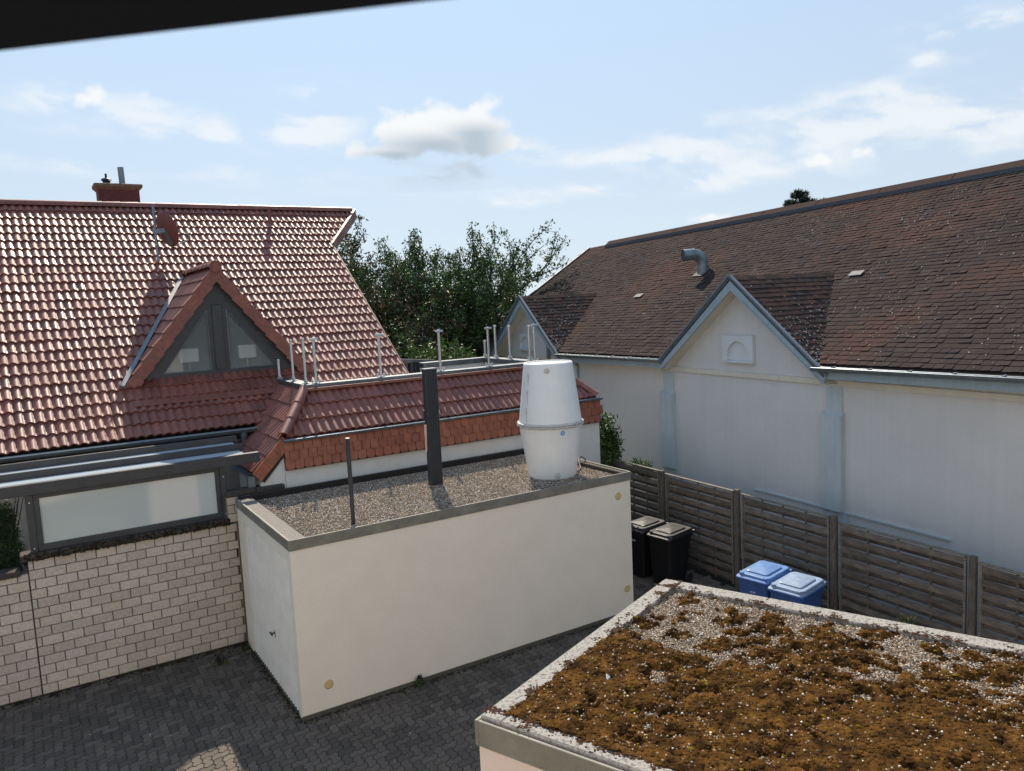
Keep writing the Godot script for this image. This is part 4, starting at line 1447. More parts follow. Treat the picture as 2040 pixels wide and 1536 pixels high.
const SHC := [[0.064, 0.047, 0.043], [0.056, 0.043, 0.041], [0.074, 0.049, 0.043], [0.052, 0.042, 0.042], [0.086, 0.050, 0.043], [0.061, 0.050, 0.047]]

func lay_shingles(parent: Node3D, list: Array, most: int):
	var meshes := [shingle_mesh(0.20, 0.165, 0.014), shingle_mesh(0.15, 0.165, 0.020), shingle_mesh(0.25, 0.165, 0.011)]
	list.sort_custom(func(a, b): return a.d < b.d)
	var fx := [[], [], []]
	var fc := [[], [], []]
	for i in list.size():
		var e: Dictionary = list[i]
		if i < most: part("shingle", parent, meshes[e.m], M["shingle_%d" % e.k], e.xf)
		else:
			var c: Array = SHC[e.k]
			var f := rf(0.85, 1.15)
			fx[e.m].append(e.xf)
			fc[e.m].append(Color(c[0] * f, c[1] * f, c[2] * f))
	for k in 3:
		if fx[k].size() > 0: tag(scatter("further_shingles", parent, meshes[k], M.shingle_far, fx[k], fc[k]), "", "", "", "stuff")

func build_hall():
	var h := thing("hall", "long white hall with weathered brown shingle roof and two gables", "hall")
	var z0 := -13.8
	var z1 := 9.5
	var st := begin()
	prism(st, [hall_wall_pt(z0, -0.05), hall_wall_pt(z1, -0.05), hall_wall_pt(z1, 4.10), hall_wall_pt(z0, 4.0)], V(0.3, 0, 0.02))
	part("wall", h, done(st), M.hall_wall)
	st = begin()
	prism(st, [hall_wall_pt(z0 + 0.4, -0.05, 0.3), hall_wall_pt(z0 + 0.4, 4.0, 0.0), hall_ridge(z0 + 0.4) - V(0, 0.15, 0), hall_wall_pt(z0 + 0.4, 4.0, 12.2), hall_wall_pt(z0 + 0.4, -0.05, 12.2)], V(0, 0, 0.3))
	part("end_wall", h, done(st), M.hall_wall)
	# main roof: deck, shingles, far slope, ridge
	var roof := holder("roof", h)
	st = begin()
	var n := 8
	for i in n:
		var a := lerpf(z0, z1, float(i) / n)
		var b := lerpf(z0, z1, (i + 1.0) / n)
		var dn := V(0.006, -0.012, 0)
		var fa := hall_ridge(a) + V(6.2, -3.7, 0)
		var fb := hall_ridge(b) + V(6.2, -3.7, 0)
		quad(st, hall_roof(a, 1.0) + dn, hall_roof(b, 1.0) + dn, fb, fa)
	var dd := V(0.006, -0.012, 0)
	for i in 150:
		for j in 44:
			var a := lerpf(z0, z1, i / 150.0)
			var b := lerpf(z0, z1, (i + 1.0) / 150.0)
			if under_gable(hall_roof((a + b) * 0.5, (j + 0.5) / 44.0), 0.12): continue
			quad(st, hall_roof(a, j / 44.0) + dd, hall_roof(b, j / 44.0) + dd, hall_roof(b, (j + 1) / 44.0) + dd, hall_roof(a, (j + 1) / 44.0) + dd)
	part("deck", roof, done(st), M.shingle_1)
	var nz := FastNoiseLite.new()
	nz.seed = 8
	nz.frequency = 0.22
	nz.fractal_octaves = 3
	var list := []
	var rows := 54
	for r in rows:
		var t := 1.0 - (r + 1.0) / rows + 0.012
		var z := z0 - rf(0.0, 0.3)
		while z < z1:
			var m: int = [0, 0, 1, 2][rng.randi() % 4]
			var w: float = [0.20, 0.15, 0.25][m]
			var zc := z + w * 0.5
			z += w + 0.004
			var p := hall_roof(zc, t + 0.019)
			var q := px(p)
			if q.x < -60 or q.x > 2300: continue
			if under_gable(p, 0.10): continue
			var u := (hall_roof(zc + 0.1, t) - hall_roof(zc - 0.1, t)).normalized()
			var v := (hall_roof(zc, t - 0.05) - hall_roof(zc, t + 0.05)).normalized()
			var nn := v.cross(u).normalized()
			u = nn.cross(v)
			var e := nz.get_noise_2d(zc * 1.3, r * 0.14 * 1.0) + rf(-0.22, 0.22) + (0.14 if t > 0.86 else 0.0)
			var k: int = 4 if e > 0.44 else (2 if e > 0.20 else (0 if e > 0.0 else ([1, 3, 5][rng.randi() % 3])))
			var tilt := rf(-0.02, 0.05) if rng.randf() < 0.3 else rf(-0.008, 0.012)
			var xf := Transform3D(Basis(u, nn, v) * Basis.from_euler(V(-tilt, rf(-0.012, 0.012), rf(-0.015, 0.015))), p)
			list.append({"xf": xf, "m": m, "k": k, "d": q.z + (0.0 if q.x < 2045 else 1000.0)})
	lay_shingles(roof, list, 300)
	st = begin()
	for e in [[-12.6, z1, 0.30, 0.13]]:
		for i in 12:
			var a := lerpf(e[0], e[1], i / 12.0)
			var b := lerpf(e[0], e[1], (i + 0.99) / 12.0)
			var ra := hall_ridge(a)
			var rb := hall_ridge(b)
			var ea := hall_roof(a, 0.975) + V(-0.05, 0.09, 0)
			var eb := hall_roof(b, 0.975) + V(-0.05, 0.09, 0)
			quad(st, ea, eb, rb + V(0, 0.16, 0), ra + V(0, 0.16, 0))
			quad(st, ea + V(0.05, -0.12, 0), eb + V(0.05, -0.12, 0), eb, ea)
			quad(st, ra + V(0, 0.16, 0), rb + V(0, 0.16, 0), rb + V(0.3, 0.0, 0), ra + V(0.3, 0.0, 0))
			tri(st, ea, ra + V(0, 0.16, 0), ra)
	part("ridge_vent_hood", roof, done(st), M.shingle_2)
	part("ridge_vent_gap", roof, bar(hall_roof(-12.6, 0.972) + V(-0.03, 0.05, 0), hall_roof(z1, 0.972) + V(-0.03, 0.05, 0), 0.04, 0.10), M.ridge_felt)
	part("verge_trim", roof, bar(hall_roof(z0, 0.0) + V(0, 0.02, 0), hall_roof(z0, 1.0) + V(0, 0.02, 0), 0.06, 0.10), M.ridge_felt)
	# gutters on blue boards
	for e in [[-7.35, -2.82], [1.45, z1]]:
		var a := hall_eave(e[0]) + V(-0.09, -0.01, 0)
		var b := hall_eave(e[1]) + V(-0.09, -0.01, 0)
		part("gutter", h, gutter_mesh(a, b, 0.075), M.zinc)
		part("fascia_board", h, bar(a + V(0.13, -0.11, 0), b + V(0.13, -0.11, 0), 0.05, 0.20), M.hall_blue)
		part("soffit_board", h, bar(a + V(0.29, -0.20, 0), b + V(0.29, -0.20, 0), 0.30, 0.02), M.hall_pale)
		var zz: float = e[0] + 0.4
		while zz < e[1]:
			part("gutter_bracket", h, bar(hall_eave(zz) + V(-0.17, -0.005, 0), hall_eave(zz) + V(0.02, 0.01, 0), 0.03, 0.012), M.lead)
			zz += 0.72
	# string course in lengths
	var zb := z0
	while zb < z1:
		var ze := minf(zb + 2.35, z1)
		part("string_course", h, bar(hall_wall_pt(zb, 3.875, -0.02), hall_wall_pt(ze - 0.006, 3.875, -0.02), 0.05, 0.10), M.hall_band)
		zb = ze
	# pilasters with a wider lower half, and the sill line between them
	for zp in [-7.75, -3.03, 1.58, 6.2]:
		var pil := holder("pilaster", h)
		part("upper_shaft", pil, bar(hall_wall_pt(zp, 3.30, -0.012), hall_wall_pt(zp, 3.825, -0.012), 0.34, 0.05, V(1, 0, 0.08)), M.hall_pale)
		st = begin()
		var hw := 0.215
		var o := 0.12
		prism(st, [hall_wall_pt(zp - hw, 1.55, 0), hall_wall_pt(zp - hw, 3.36, 0), hall_wall_pt(zp - hw, 3.28, -o), hall_wall_pt(zp - hw, 1.55, -o)], hall_wall_pt(zp + hw, 0, 0) - hall_wall_pt(zp - hw, 0, 0))
		part("lower_shaft", pil, done(st), M.hall_pale)
		part("plinth", pil, bar(hall_wall_pt(zp + 0.03, -0.05, -0.01), hall_wall_pt(zp + 0.03, 1.546, -0.01), 0.50, 0.09, V(1, 0, 0.08)), M.hall_pale)
	part("sill_strip", h, bar(hall_wall_pt(-0.40, 1.535, -0.012), hall_wall_pt(1.36, 1.535, -0.012), 0.05, 0.03), M.hall_pale)
	part("sill_strip", h, bar(hall_wall_pt(1.80, 1.535, -0.012), hall_wall_pt(3.77, 1.535, -0.012), 0.05, 0.03), M.hall_pale)
	build_hall_gable(h, -0.64, 5.866, 4.10, 2.235)
	build_hall_gable(h, -9.48, 5.69, 4.03, 2.06)
	# downpipes
	part("downpipe", h, tube_mesh([hall_eave(-7.15) + V(0.02, -0.1, 0), hall_wall_pt(-7.1, 3.85, -0.12), hall_wall_pt(-6.9, 3.72, -0.09), hall_wall_pt(-6.88, 0.0, -0.09)], 0.045, 10), M.hall_pale)
	part("downpipe", h, tube_mesh([hall_wall_pt(-8.7, 4.62, -0.06), hall_wall_pt(-8.45, 4.58, -0.09), hall_wall_pt(-8.38, 4.45, -0.09), hall_wall_pt(-8.38, 0.0, -0.09)], 0.05, 10), M.lead)
	# pale slipped shingle scraps
	for e in [[-6.75, 0.405], [0.25, 0.435]]:
		var p := hall_roof(e[0], e[1])
		var up := (hall_roof(e[0], e[1] + 0.1) - p).normalized()
		var u := V(-0.08, 0, 1).normalized()
		part("pale_patch", roof, box_mesh(V(0.18, 0.012, 0.30)), M.lichen_rim, Transform3D(Basis(up, up.cross(u) * -1.0, u).orthonormalized(), p + V(-0.01, 0.05, 0)))
	# extract pipe
	var pp := hall_roof(-5.1, 0.555)
	var pipe := thing("extract_pipe", "bent grey metal vent pipe rising from the brown shingle roof", "vent pipe", pp)
	var path := []
	for e in [[0.02, -0.2], [0.02, 0.22], [0.005, 0.33], [-0.05, 0.43], [-0.13, 0.49], [-0.22, 0.51], [-0.54, 0.50]]: path.append(V(e[0] * 0.92, e[1], e[0] * 0.39))
	part("duct", pipe, tube_mesh(path.slice(1), 0.155, 20, false), M.zinc)
	part("collar", pipe, tube_mesh([V(0.02, -0.25, 0.008), V(0.02, 0.22, 0.008)], 0.165, 20), M.zinc)
	part("joint_band", pipe, tube_mesh([V(-0.21, 0.51, -0.089), V(-0.26, 0.51, -0.11)], 0.163, 20), M.lead)
	part("inside", pipe, tube_mesh([V(-0.15, 0.50, -0.064), V(-0.492, 0.50, -0.209)], 0.146, 20), M.cable)  # near-black plug in the mouth; its colour stands for the shade within
	var up2 := (hall_roof(-5.1, 0.6) - hall_roof(-5.1, 0.5)).normalized()
	var uz := V(-0.08, 0, 1).normalized()
	part("flashing_plate", pipe, box_mesh(V(0.40, 0.02, 0.36)), M.concrete, Transform3D(Basis(up2, uz.cross(up2), uz), V(-0.05, 0.02, 0)))
	# lichen crusts and moss lumps on the shingles
	var xfs := []
	var cols := []
	var nl := FastNoiseLite.new()
	nl.seed = 31
	nl.frequency = 0.5
	for i in 9000:
		var z := rf(-13.0, 6.5)
		var t := rf(0.01, 0.93)
		var k := nl.get_noise_2d(z, t * 7.0) + 0.3 * smoothstep(-8.0, 5.0, z) - 0.02
		if rng.randf() > k * 1.3: continue
		var r := rf(0.007, 0.019)
		if under_gable(hall_roof(z, t), 0.0): continue
		var p := hall_roof(z, t) + V(-0.012, 0.030, 0)
		var bs := Basis(V(0, 0, 1), 0.52) * Basis.from_euler(V(rf(-0.3, 0.3), rng.randf() * TAU, rf(-0.3, 0.3)))
		xfs.append(Transform3D(bs * Basis.from_scale(V(r * rf(0.7, 1.6), r * 0.35, r)), p))
		var f := rf(0.6, 1.15)
		cols.append(Color(0.26 * f, 0.25 * f, 0.235 * f) if rng.randf() < 0.8 else Color(0.05 * f, 0.04 * f, 0.03 * f))
	tag(scatter("lichen_crusts", roof, pebble_mesh(), M.lichen_dot, xfs, cols), "", "", "", "stuff")

func build_hall_gable(h: Node3D, zc: float, ya: float, yb: float, hw: float):
	var g := holder("gable", h)
	var P := V(0.9968, 0, 0.0797)
	var Z := V(-0.0797, 0, 0.9968)
	var base := hall_wall_pt(zc, 0.0)
	var st := begin()
	prism(st, [base + Z * -(hw + 0.1) + V(0, yb - 0.05, 0) - P * 0.004, base + Z * (hw + 0.1) + V(0, yb - 0.05, 0) - P * 0.004, base + V(0, ya - 0.10, 0) - P * 0.004], P * 0.25)
	part("gable_wall", g, done(st), M.hall_wall)
	var front := base - P * 0.36
	var rise := ya - yb
	var sl := sqrt(hw * hw + rise * rise)
	var apex := front + V(0, ya, 0)
	var back := rise / tan(0.526) + 0.35
	for s in [-1.0, 1.0]:
		var dn: Vector3 = (Z * s * hw + V(0, -rise, 0)).normalized()
		var nn: Vector3 = (Z * s * rise + V(0, hw, 0)).normalized()
		# barge board, metal edge and soffit
		st = begin()
		var foot := sl + 0.10
		prism(st, [apex, apex + dn * foot, apex + dn * foot - V(0, 0.20, 0) - dn * 0.06, apex - V(0, 0.27, 0)], P * 0.045)
		part("barge_board", g, done(st), M.hall_blue)
		part("verge_metal", g, bar(apex + nn * 0.03 - P * 0.01, apex + dn * (foot + 0.02) + nn * 0.03 - P * 0.01, 0.04, 0.07, P), M.lead)
		st = begin()
		prism(st, [apex - V(0, 0.23, 0), apex + dn * foot - V(0, 0.19, 0), apex + dn * foot - V(0, 0.19, 0) + P * 0.36, apex - V(0, 0.23, 0) + P * 0.36], V(0, 0.02, 0))
		part("soffit", g, done(st), M.hall_band)
		# slope
		st = begin()
		prism(st, [apex - nn * 0.01, apex + dn * foot - nn * 0.01, apex + dn * foot - nn * 0.01 + P * 0.45, apex - nn * 0.01 + P * back], -nn * 0.05)
		part("deck", g, done(st), M.shingle_1)
		var list := []
		var rows := int(sl / 0.14)
		for r in rows:
			var sd := r * sl / rows
			var a := -0.02
			var most: float = back * (1.0 - sd / sl) + 0.5
			while a < most:
				var m: int = [0, 0, 1, 2][rng.randi() % 4]
				var w: float = [0.20, 0.15, 0.25][m]
				var p: Vector3 = apex + P * (a + w * 0.5) + dn * (sd - 0.01) + nn * 0.012
				a += w + 0.004
				var u: Vector3 = nn.cross(dn)
				var xf := Transform3D(Basis(u, nn, dn) * Basis.from_euler(V(rf(-0.03, 0.01), rf(-0.02, 0.02), rf(-0.015, 0.015))), p)
				var k: int = [0, 2, 4, 4, 2][rng.randi() % 5]
				if rng.randf() < 0.30 + 0.35 * sd / sl: k = [1, 3, 0][rng.randi() % 3]
				list.append({"xf": xf, "m": m, "k": k, "d": px(p).z})
		lay_shingles(g, list, 140 if s > 0 and zc > -5 else 0)
		if s > 0:
			var xfs := []
			var cols := []
			for i in 240:
				var sd := sl * sqrt(rng.randf())
				var a := rf(0.0, back * (1.0 - sd / sl) + 0.1)
				var r := rf(0.009, 0.021)
				var p: Vector3 = apex + P * a + dn * sd + nn * 0.04
				var edge := a > back * (1.0 - sd / sl) - 0.12
				xfs.append(Transform3D(Basis(nn.cross(dn), nn, dn) * Basis(Vector3.UP, rng.randf() * TAU) * Basis.from_scale(V(r * rf(0.7, 1.6), r * (0.9 if edge else 0.35), r)), p))
				cols.append(Color(0.16, 0.12, 0.03) if edge else Color(0.25, 0.24, 0.23))
			tag(scatter("lichen_crusts", g, pebble_mesh(), M.lichen_dot, xfs, cols), "", "", "", "stuff")
	# blind arched niche
	var nc := base + V(0, yb + 0.06, 0) + Z * (-0.12 if zc > -5 else -0.30)
	var ni := holder("niche", g)
	st = begin()
	var poly := [nc - Z * 0.43 - P * 0.01, nc - Z * 0.43 + V(0, 0.52, 0) - P * 0.01, nc + Z * 0.43 + V(0, 0.52, 0) - P * 0.01, nc + Z * 0.43 - P * 0.01]
	if zc < -5: poly = [nc - Z * 0.36 - P * 0.01, nc - Z * 0.36 + V(0, 0.48, 0) - P * 0.01, nc + Z * 0.36 + V(0, 0.48, 0) - P * 0.01, nc + Z * 0.36 - P * 0.01]
	poly.append(nc + Z * 0.29 - P * 0.01)
	for k in 13:
		var a := PI * k / 12.0
		poly.append(nc + Z * cos(a) * 0.29 + V(0, 0.10 + sin(a) * 0.30, 0) - P * 0.01)
	poly.append(nc - Z * 0.29 - P * 0.01)
	prism(st, poly, -P * 0.075)
	part("surround", ni, done(st), M.niche_white)
	part("sill", ni, bar(nc - Z * 0.43 + V(0, -0.02, 0) - P * 0.05, nc + Z * 0.43 + V(0, -0.02, 0) - P * 0.05, 0.10, 0.035), M.niche_white)
	part("blind_panel", ni, bar(nc - Z * 0.32 + V(0, 0.2, 0) - P * 0.012, nc + Z * 0.32 + V(0, 0.2, 0) - P * 0.012, 0.02, 0.44), M.niche_white)

# ------------------------------------------------------------------ fence
func fence_x(z: float) -> float:
	return 8.3 - 0.045 * z

func slat_mesh(l: float, hgt: float, bow: float) -> ArrayMesh:
	var st := begin()
	var n := 5
	var t := 0.009
	for i in n:
		var a := float(i) / n
		var b := (i + 1.0) / n
		var za := (a - 0.5) * l
		var zb := (b - 0.5) * l
		var xa := -bow * sin(PI * a)
		var xb := -bow * sin(PI * b)
		for s in [-1.0, 1.0]:
			quad_out(st, V(xa + s * t * 0.5, -hgt / 2, za), V(xb + s * t * 0.5, -hgt / 2, zb), V(xb + s * t * 0.5, hgt / 2, zb), V(xa + s * t * 0.5, hgt / 2, za), V((xa + xb) * 0.5, 0, (za + zb) * 0.5))
			quad_out(st, V(xa - t * 0.5, s * hgt / 2, za), V(xb - t * 0.5, s * hgt / 2, zb), V(xb + t * 0.5, s * hgt / 2, zb), V(xa + t * 0.5, s * hgt / 2, za), V((xa + xb) * 0.5, 0, (za + zb) * 0.5))
	return done(st)

func build_fence():
	var f := thing("wooden_fence", "weathered grey slatted wooden fence along the white hall", "fence")
	for e in [[-3.62, -1.87, 1.885], [-1.67, 0.24, 1.855], [0.46, 2.38, 1.84], [2.57, 4.64, 1.785], [4.82, 6.75, 1.73]]:
		var za: float = e[0]
		var zb: float = e[1]
		var top: float = e[2]
		var l := zb - za
		var zc := (za + zb) * 0.5
		var p := holder("fence_panel", f, V(fence_x(zc), 0, zc))
		p.basis = Basis(Vector3.UP, -0.045)
		put_box("top_rail", p, V(0, top - 0.012, 0), V(0.06, 0.026, l + 0.02), M.fence_rail, 0.004)
		put_box("side_rail", p, V(-0.004, top * 0.5, -l / 2 + 0.018), V(0.045, top - 0.05, 0.034), M.fence_rail, 0.004)
		put_box("side_rail", p, V(-0.004, top * 0.5, l / 2 - 0.018), V(0.045, top - 0.05, 0.034), M.fence_rail, 0.004)
		for k in 3:
			put_box("batten", p, V(0, top * 0.5, -l / 2 + l * (k + 1) / 4.0 + rf(-0.01, 0.01)), V(0.016, top - 0.06, 0.036), M.slat_2)
		var sm := slat_mesh(l - 0.05, 0.098, 0.026)
		var bm := slat_mesh(l - 0.05, 0.108, -0.035)
		var y := top - 0.085 - rf(0.0, 0.012)
		var row := 0
		while y > 0.06:
			var fr := row % 2 == 0
			var xf := Transform3D(Basis.from_euler(V(rf(-0.004, 0.004), 0, rf(-0.05, 0.05))), V(-0.020 if fr else 0.040, y + rf(-0.006, 0.006), 0))
			part("slat", p, sm if fr else bm, M["slat_%d" % (rng.randi() % 5)], xf)
			y -= 0.0885
			row += 1
	for e in [[-3.74, 1.95], [-1.77, 1.92], [0.345, 1.915], [2.475, 1.89], [4.73, 1.815]]:
		var p := holder("fence_post", f, V(fence_x(e[0]) - 0.01, 0, e[0]))
		put_box("shaft", p, V(0, e[1] * 0.5 - 0.05, 0), V(0.09, e[1] + 0.06, 0.09), M.post_wood, 0.008)

# ------------------------------------------------------------------ wheelie bins
func build_bin(called_label: String, at: Vector3, turn: float, body: Material, lidm: Material, mark: int, group: String):
	var b := thing("wheelie_bin", called_label, "bin", at, group)
	b.rotation.y = turn
	# local -x is the front
	var st := begin()
	loft(st, [rrect(0.46, 0.44, 0.04, 0.02, 4, -0.04), rrect(0.54, 0.50, 0.05, 0.35, 4, -0.03), rrect(0.66, 0.555, 0.05, 0.93, 4, 0.0), rrect(0.68, 0.57, 0.05, 0.95, 4, 0.0)], V(0, 0.5, 0), true)
	part("body", b, done(st), body)
	st = begin()
	loft(st, [rrect(0.70, 0.58, 0.045, 0.93, 4), rrect(0.725, 0.60, 0.05, 0.94, 4), rrect(0.725, 0.60, 0.05, 0.975, 4), rrect(0.69, 0.57, 0.05, 0.978, 4)], V(0, 0.95, 0), true)
	part("rim", b, done(st), body)
	var lid := holder("lid", b, V(0, 0.985, 0))
	lid.rotation.z = 0.05
	st = begin()
	loft(st, [rrect(0.73, 0.60, 0.055, -0.012, 5, 0.015), rrect(0.735, 0.605, 0.06, 0.008, 5, 0.015), rrect(0.72, 0.595, 0.06, 0.014, 5, 0.015), rrect(0.68, 0.57, 0.07, 0.016, 5, 0.03), rrect(0.665, 0.555, 0.07, 0.052, 5, 0.035), rrect(0.64, 0.53, 0.08, 0.062, 5, 0.04)], V(0, 0.0, 0), false)
	part("cover", lid, done(st), lidm)
	st = begin()
	loft(st, [rrect(0.47, 0.40, 0.05, 0.060, 5, 0.03), rrect(0.465, 0.395, 0.05, 0.078, 5, 0.03), rrect(0.44, 0.37, 0.06, 0.086, 5, 0.03), rrect(0.10, 0.09, 0.03, 0.098, 5, 0.03)], V(0.03, 0.05, 0), false)
	part("raised_panel", lid, done(st), lidm)
	for s in [-1.0, 1.0]:
		put_box("grip", lid, V(-0.265, 0.052, s * 0.225), V(0.10, 0.03, 0.075), lidm, 0.008, Basis(Vector3.UP, -s * 0.5))
	part("handle_bar", b, tube_mesh([V(0.42, 0.99, -0.27), V(0.42, 0.99, 0.27)], 0.017, 10), body)
	for s in [-1.0, 1.0]:
		put_box("hinge", b, V(0.385, 0.985, s * 0.20), V(0.09, 0.045, 0.05), body, 0.006)
		var w := holder("wheel", b, V(0.22, 0.10, s * 0.265))
		part("tyre", w, tube_mesh([V(0, 0, -0.022), V(0, 0, 0.022)], 0.10, 20), M.rubber)
		part("hub", w, tube_mesh([V(0, 0, -0.026), V(0, 0, 0.026)], 0.045, 14), body)
	part("axle", b, tube_mesh([V(0.22, 0.10, -0.25), V(0.22, 0.10, 0.25)], 0.012, 8), M.steel)
	# printed mark on the front
	var p := holder("printed_mark", b)
	st = begin()
	var nrm := V(-1, 0.10, 0).normalized()
	var yc := 0.68 if mark == 1 else 0.76
	var xf := -0.335 + (0.93 - yc) * 0.105
	if mark == 1:
		for k in 7:
			var a := TAU * k / 7.0
			prism(st, [V(xf - 0.004, yc + sin(a) * 0.012, cos(a) * 0.025), V(xf - 0.004, yc + sin(a) * 0.03, cos(a) * 0.055), V(xf - 0.004, yc + sin(a + 0.6) * 0.03, cos(a + 0.6) * 0.055)], nrm * 0.002)
		prism(st, [V(xf - 0.004, yc - 0.008, -0.02), V(xf - 0.004, yc + 0.008, -0.02), V(xf - 0.004, yc + 0.008, 0.02), V(xf - 0.004, yc - 0.008, 0.02)], nrm * 0.002)
	elif mark == 2:
		for k in 5:
			var z := -0.05 + 0.024 * k
			prism(st, [V(xf - 0.004, yc - 0.016, z), V(xf - 0.004, yc + 0.016, z), V(xf - 0.004, yc + 0.016, z + 0.016), V(xf - 0.004, yc - 0.016, z + 0.016)], nrm * 0.002)
	else:
		for k in 4:
			var z := -0.045 + 0.026 * k
			prism(st, [V(xf - 0.002, yc - 0.012, z), V(xf - 0.004, yc + 0.014 * (0.6 + 0.4 * (k % 2)), z), V(xf - 0.004, yc + 0.012, z + 0.012), V(xf - 0.002, yc - 0.012, z + 0.012)], nrm * 0.002)
	part("print", p, done(st), M.white_print)

# ------------------------------------------------------------------ things on the garage roof
func build_roof_things():
	var t := thing("conical_tank", "tall white tank of two bolted cones on the gravel roof", "tank", V(5.05, 2.455, -1.03))
	var st := begin()
	loft(st, [circle(0.41, 0.0, 48), circle(0.423, 0.012, 48), circle(0.427, 0.04, 48), circle(0.555, 0.90, 48), circle(0.558, 0.925, 48), circle(0.582, 0.935, 48)], V(0, 0.5, 0), true)
	part("lower_cone", t, done(st), M.tank_white)
	st = begin()
	loft(st, [circle(0.582, 0.965, 48), circle(0.56, 0.985, 48), circle(0.556, 1.02, 48), circle(0.437, 2.0, 48), circle(0.435, 2.02, 48), circle(0.42, 2.045, 48), circle(0.395, 2.045, 48), circle(0.385, 2.02, 48)], V(0, 1.5, 0), true)
	part("upper_cone", t, done(st), M.tank_white)
	for y in [0.945, 0.982]:
		st = begin()
		loft(st, [circle(0.565, y - 0.018, 48), circle(0.594, y - 0.012, 48), circle(0.596, y + 0.008, 48), circle(0.565, y + 0.014, 48)], V(0, y, 0), true)
		part("flange_ring", t, done(st), M.tank_ring)
	for k in 16:
		var a := TAU * (k + 0.3) / 16
		put_box("bolt", t, V(cos(a) * 0.58, 0.962, sin(a) * 0.58), V(0.022, 0.085, 0.022), M.tank_ring, 0.004, Basis(Vector3.UP, -a))
	var view := atan2(CAM.z + 1.03, CAM.x - 5.05)
	for e in [[0.06, 1.92, 0.446, 0.05, 0], [-0.20, 0.09, 0.433, 0.055, 0]]:
		var a: float = view + e[0]
		var n := V(cos(a), 0.05, sin(a)).normalized()
		st = begin()
		loft(st, [circle(e[3], 0.0, 20), circle(e[3], 0.012, 20), circle(e[3] * 0.55, 0.014, 20), circle(e[3] * 0.5, 0.026, 20)], Vector3.ZERO)
		part("port_cover", t, done(st), M.tank_ring, Transform3D(Basis(n.cross(Vector3.UP).normalized(), n, n.cross(Vector3.UP).normalized().cross(n)), V(cos(a) * e[2], e[1], sin(a) * e[2])))
	var a2 := view - 0.38
	var n2 := V(cos(a2), -0.16, sin(a2)).normalized()
	var ux := n2.cross(Vector3.UP).normalized()
	var bs := Basis(ux, n2, ux.cross(n2))
	var sk := holder("round_sticker", t)
	sk.transform = Transform3D(bs, V(cos(a2) * 0.546, 0.845, sin(a2) * 0.546))
	st = begin()
	loft(st, [circle(0.042, 0.0, 24), circle(0.042, 0.004, 24)], Vector3.ZERO)
	part("disc", sk, done(st), M.sticker_blue)
	st = begin()
	for k in 3: box(st, V(0, 0.005, -0.016 + 0.016 * k), V(0.06 - 0.016 * absf(k - 1), 0.003, 0.006))
	part("print", sk, done(st), M.white_print)
	st = begin()
	var a3 := view + 0.85
	for y in [1.15, 1.45, 1.75]:
		var r: float = 0.566 - 0.125 * (y - 0.985)
		box(st, V(cos(a3) * r, y, sin(a3) * r), V(0.02, 0.28, 0.008), Basis(Vector3.UP, -a3))
	part("seam_strip", t, done(st), M.tank_ring)

	var p := thing("grooved_pillar", "tall dark grey grooved metal pillar on the gravel roof", "pillar", V(3.13, 2.45, -1.86))
	st = begin()
	bev(st, V(0, 1.01, 0), V(0.23, 2.04, 0.13), 0.008)
	for k in 5: box(st, V(-0.09 + 0.045 * k, 1.01, 0.069), V(0.016, 2.03, 0.012))
	part("casing", p, done(st), M.anthracite)
	put_box("top_cap", p, V(0, 2.045, 0), V(0.25, 0.03, 0.15), M.cap_metal, 0.006)
	put_box("end_strip", p, V(0.118, 1.0, -0.02), V(0.012, 1.95, 0.06), M.steel, 0.002)
	for s in [-1.0, 1.0]:
		part("handle", p, tube_mesh([V(s * 0.11, 1.18, 0.03), V(s * 0.165, 1.20, 0.03), V(s * 0.165, 1.33, 0.03), V(s * 0.11, 1.35, 0.03)], 0.012, 8), M.cable)
	st = begin()
	for k in 4:
		quad(st, V(-0.14 - 0.004 * k, 1.10 - 0.12 * k, 0.06), V(-0.17 - 0.004 * sin(k * 2.0), 1.10 - 0.12 * k, 0.02), V(-0.17 - 0.004 * sin(k * 2.0 + 2.0), 0.98 - 0.12 * k, 0.02), V(-0.144 - 0.004 * k, 0.98 - 0.12 * k, 0.06))
	part("pull_strap", p, done(st), M.cloth_pink)

	var q := thing("slim_post", "slim square grey post standing at the garage roof edge", "post", V(1.075, 2.45, -0.45))
	put_box("tube", q, V(0, 0.64, 0), V(0.05, 1.29, 0.05), M.anthracite, 0.004)
	put_box("end_cap", q, V(0, 1.288, 0), V(0.056, 0.012, 0.056), M.steel, 0.002)

	var c := begin()
	tube(c, [V(5.42, 2.475, -0.90), V(5.56, 2.475, -0.93), V(5.70, 2.49, -1.05), V(5.80, 2.52, -1.22), V(5.86, 2.60, -1.32), V(5.92, 2.63, -1.30), V(5.95, 2.58, -1.22), V(5.90, 2.53, -1.20)], 0.012, 8)
	tag(part("cable", self, done(c), M.cable), "black cable curling over the roof edge beside white tank", "cable")

# ------------------------------------------------------------------ plants
func leaf_cluster(n: int, size: float, spread: float, slim := 0.45, col := Color.WHITE) -> ArrayMesh:
	var st := begin()
	st.set_color(col)
	for i in n:
		var o := V(rf(-1, 1), rf(-1, 1), rf(-1, 1)).normalized() * spread * pow(rng.randf(), 0.5)
		var d := V(rf(-1, 1), rf(-0.9, 0.5), rf(-1, 1)).normalized()
		var s := d.cross(V(rf(-1, 1), rf(-1, 1), rf(-1, 1))).normalized()
		var up := s.cross(d)
		var l := size * rf(0.7, 1.3)
		var w := l * slim
		var a := o
		var b := o + d * l * 0.45 + s * w * 0.5 + up * l * 0.07
		var c := o + d * l + up * -l * 0.06
		var e := o + d * l * 0.45 - s * w * 0.5 + up * l * 0.07
		tri(st, a, b, c)
		tri(st, a, c, e)
	return done(st)

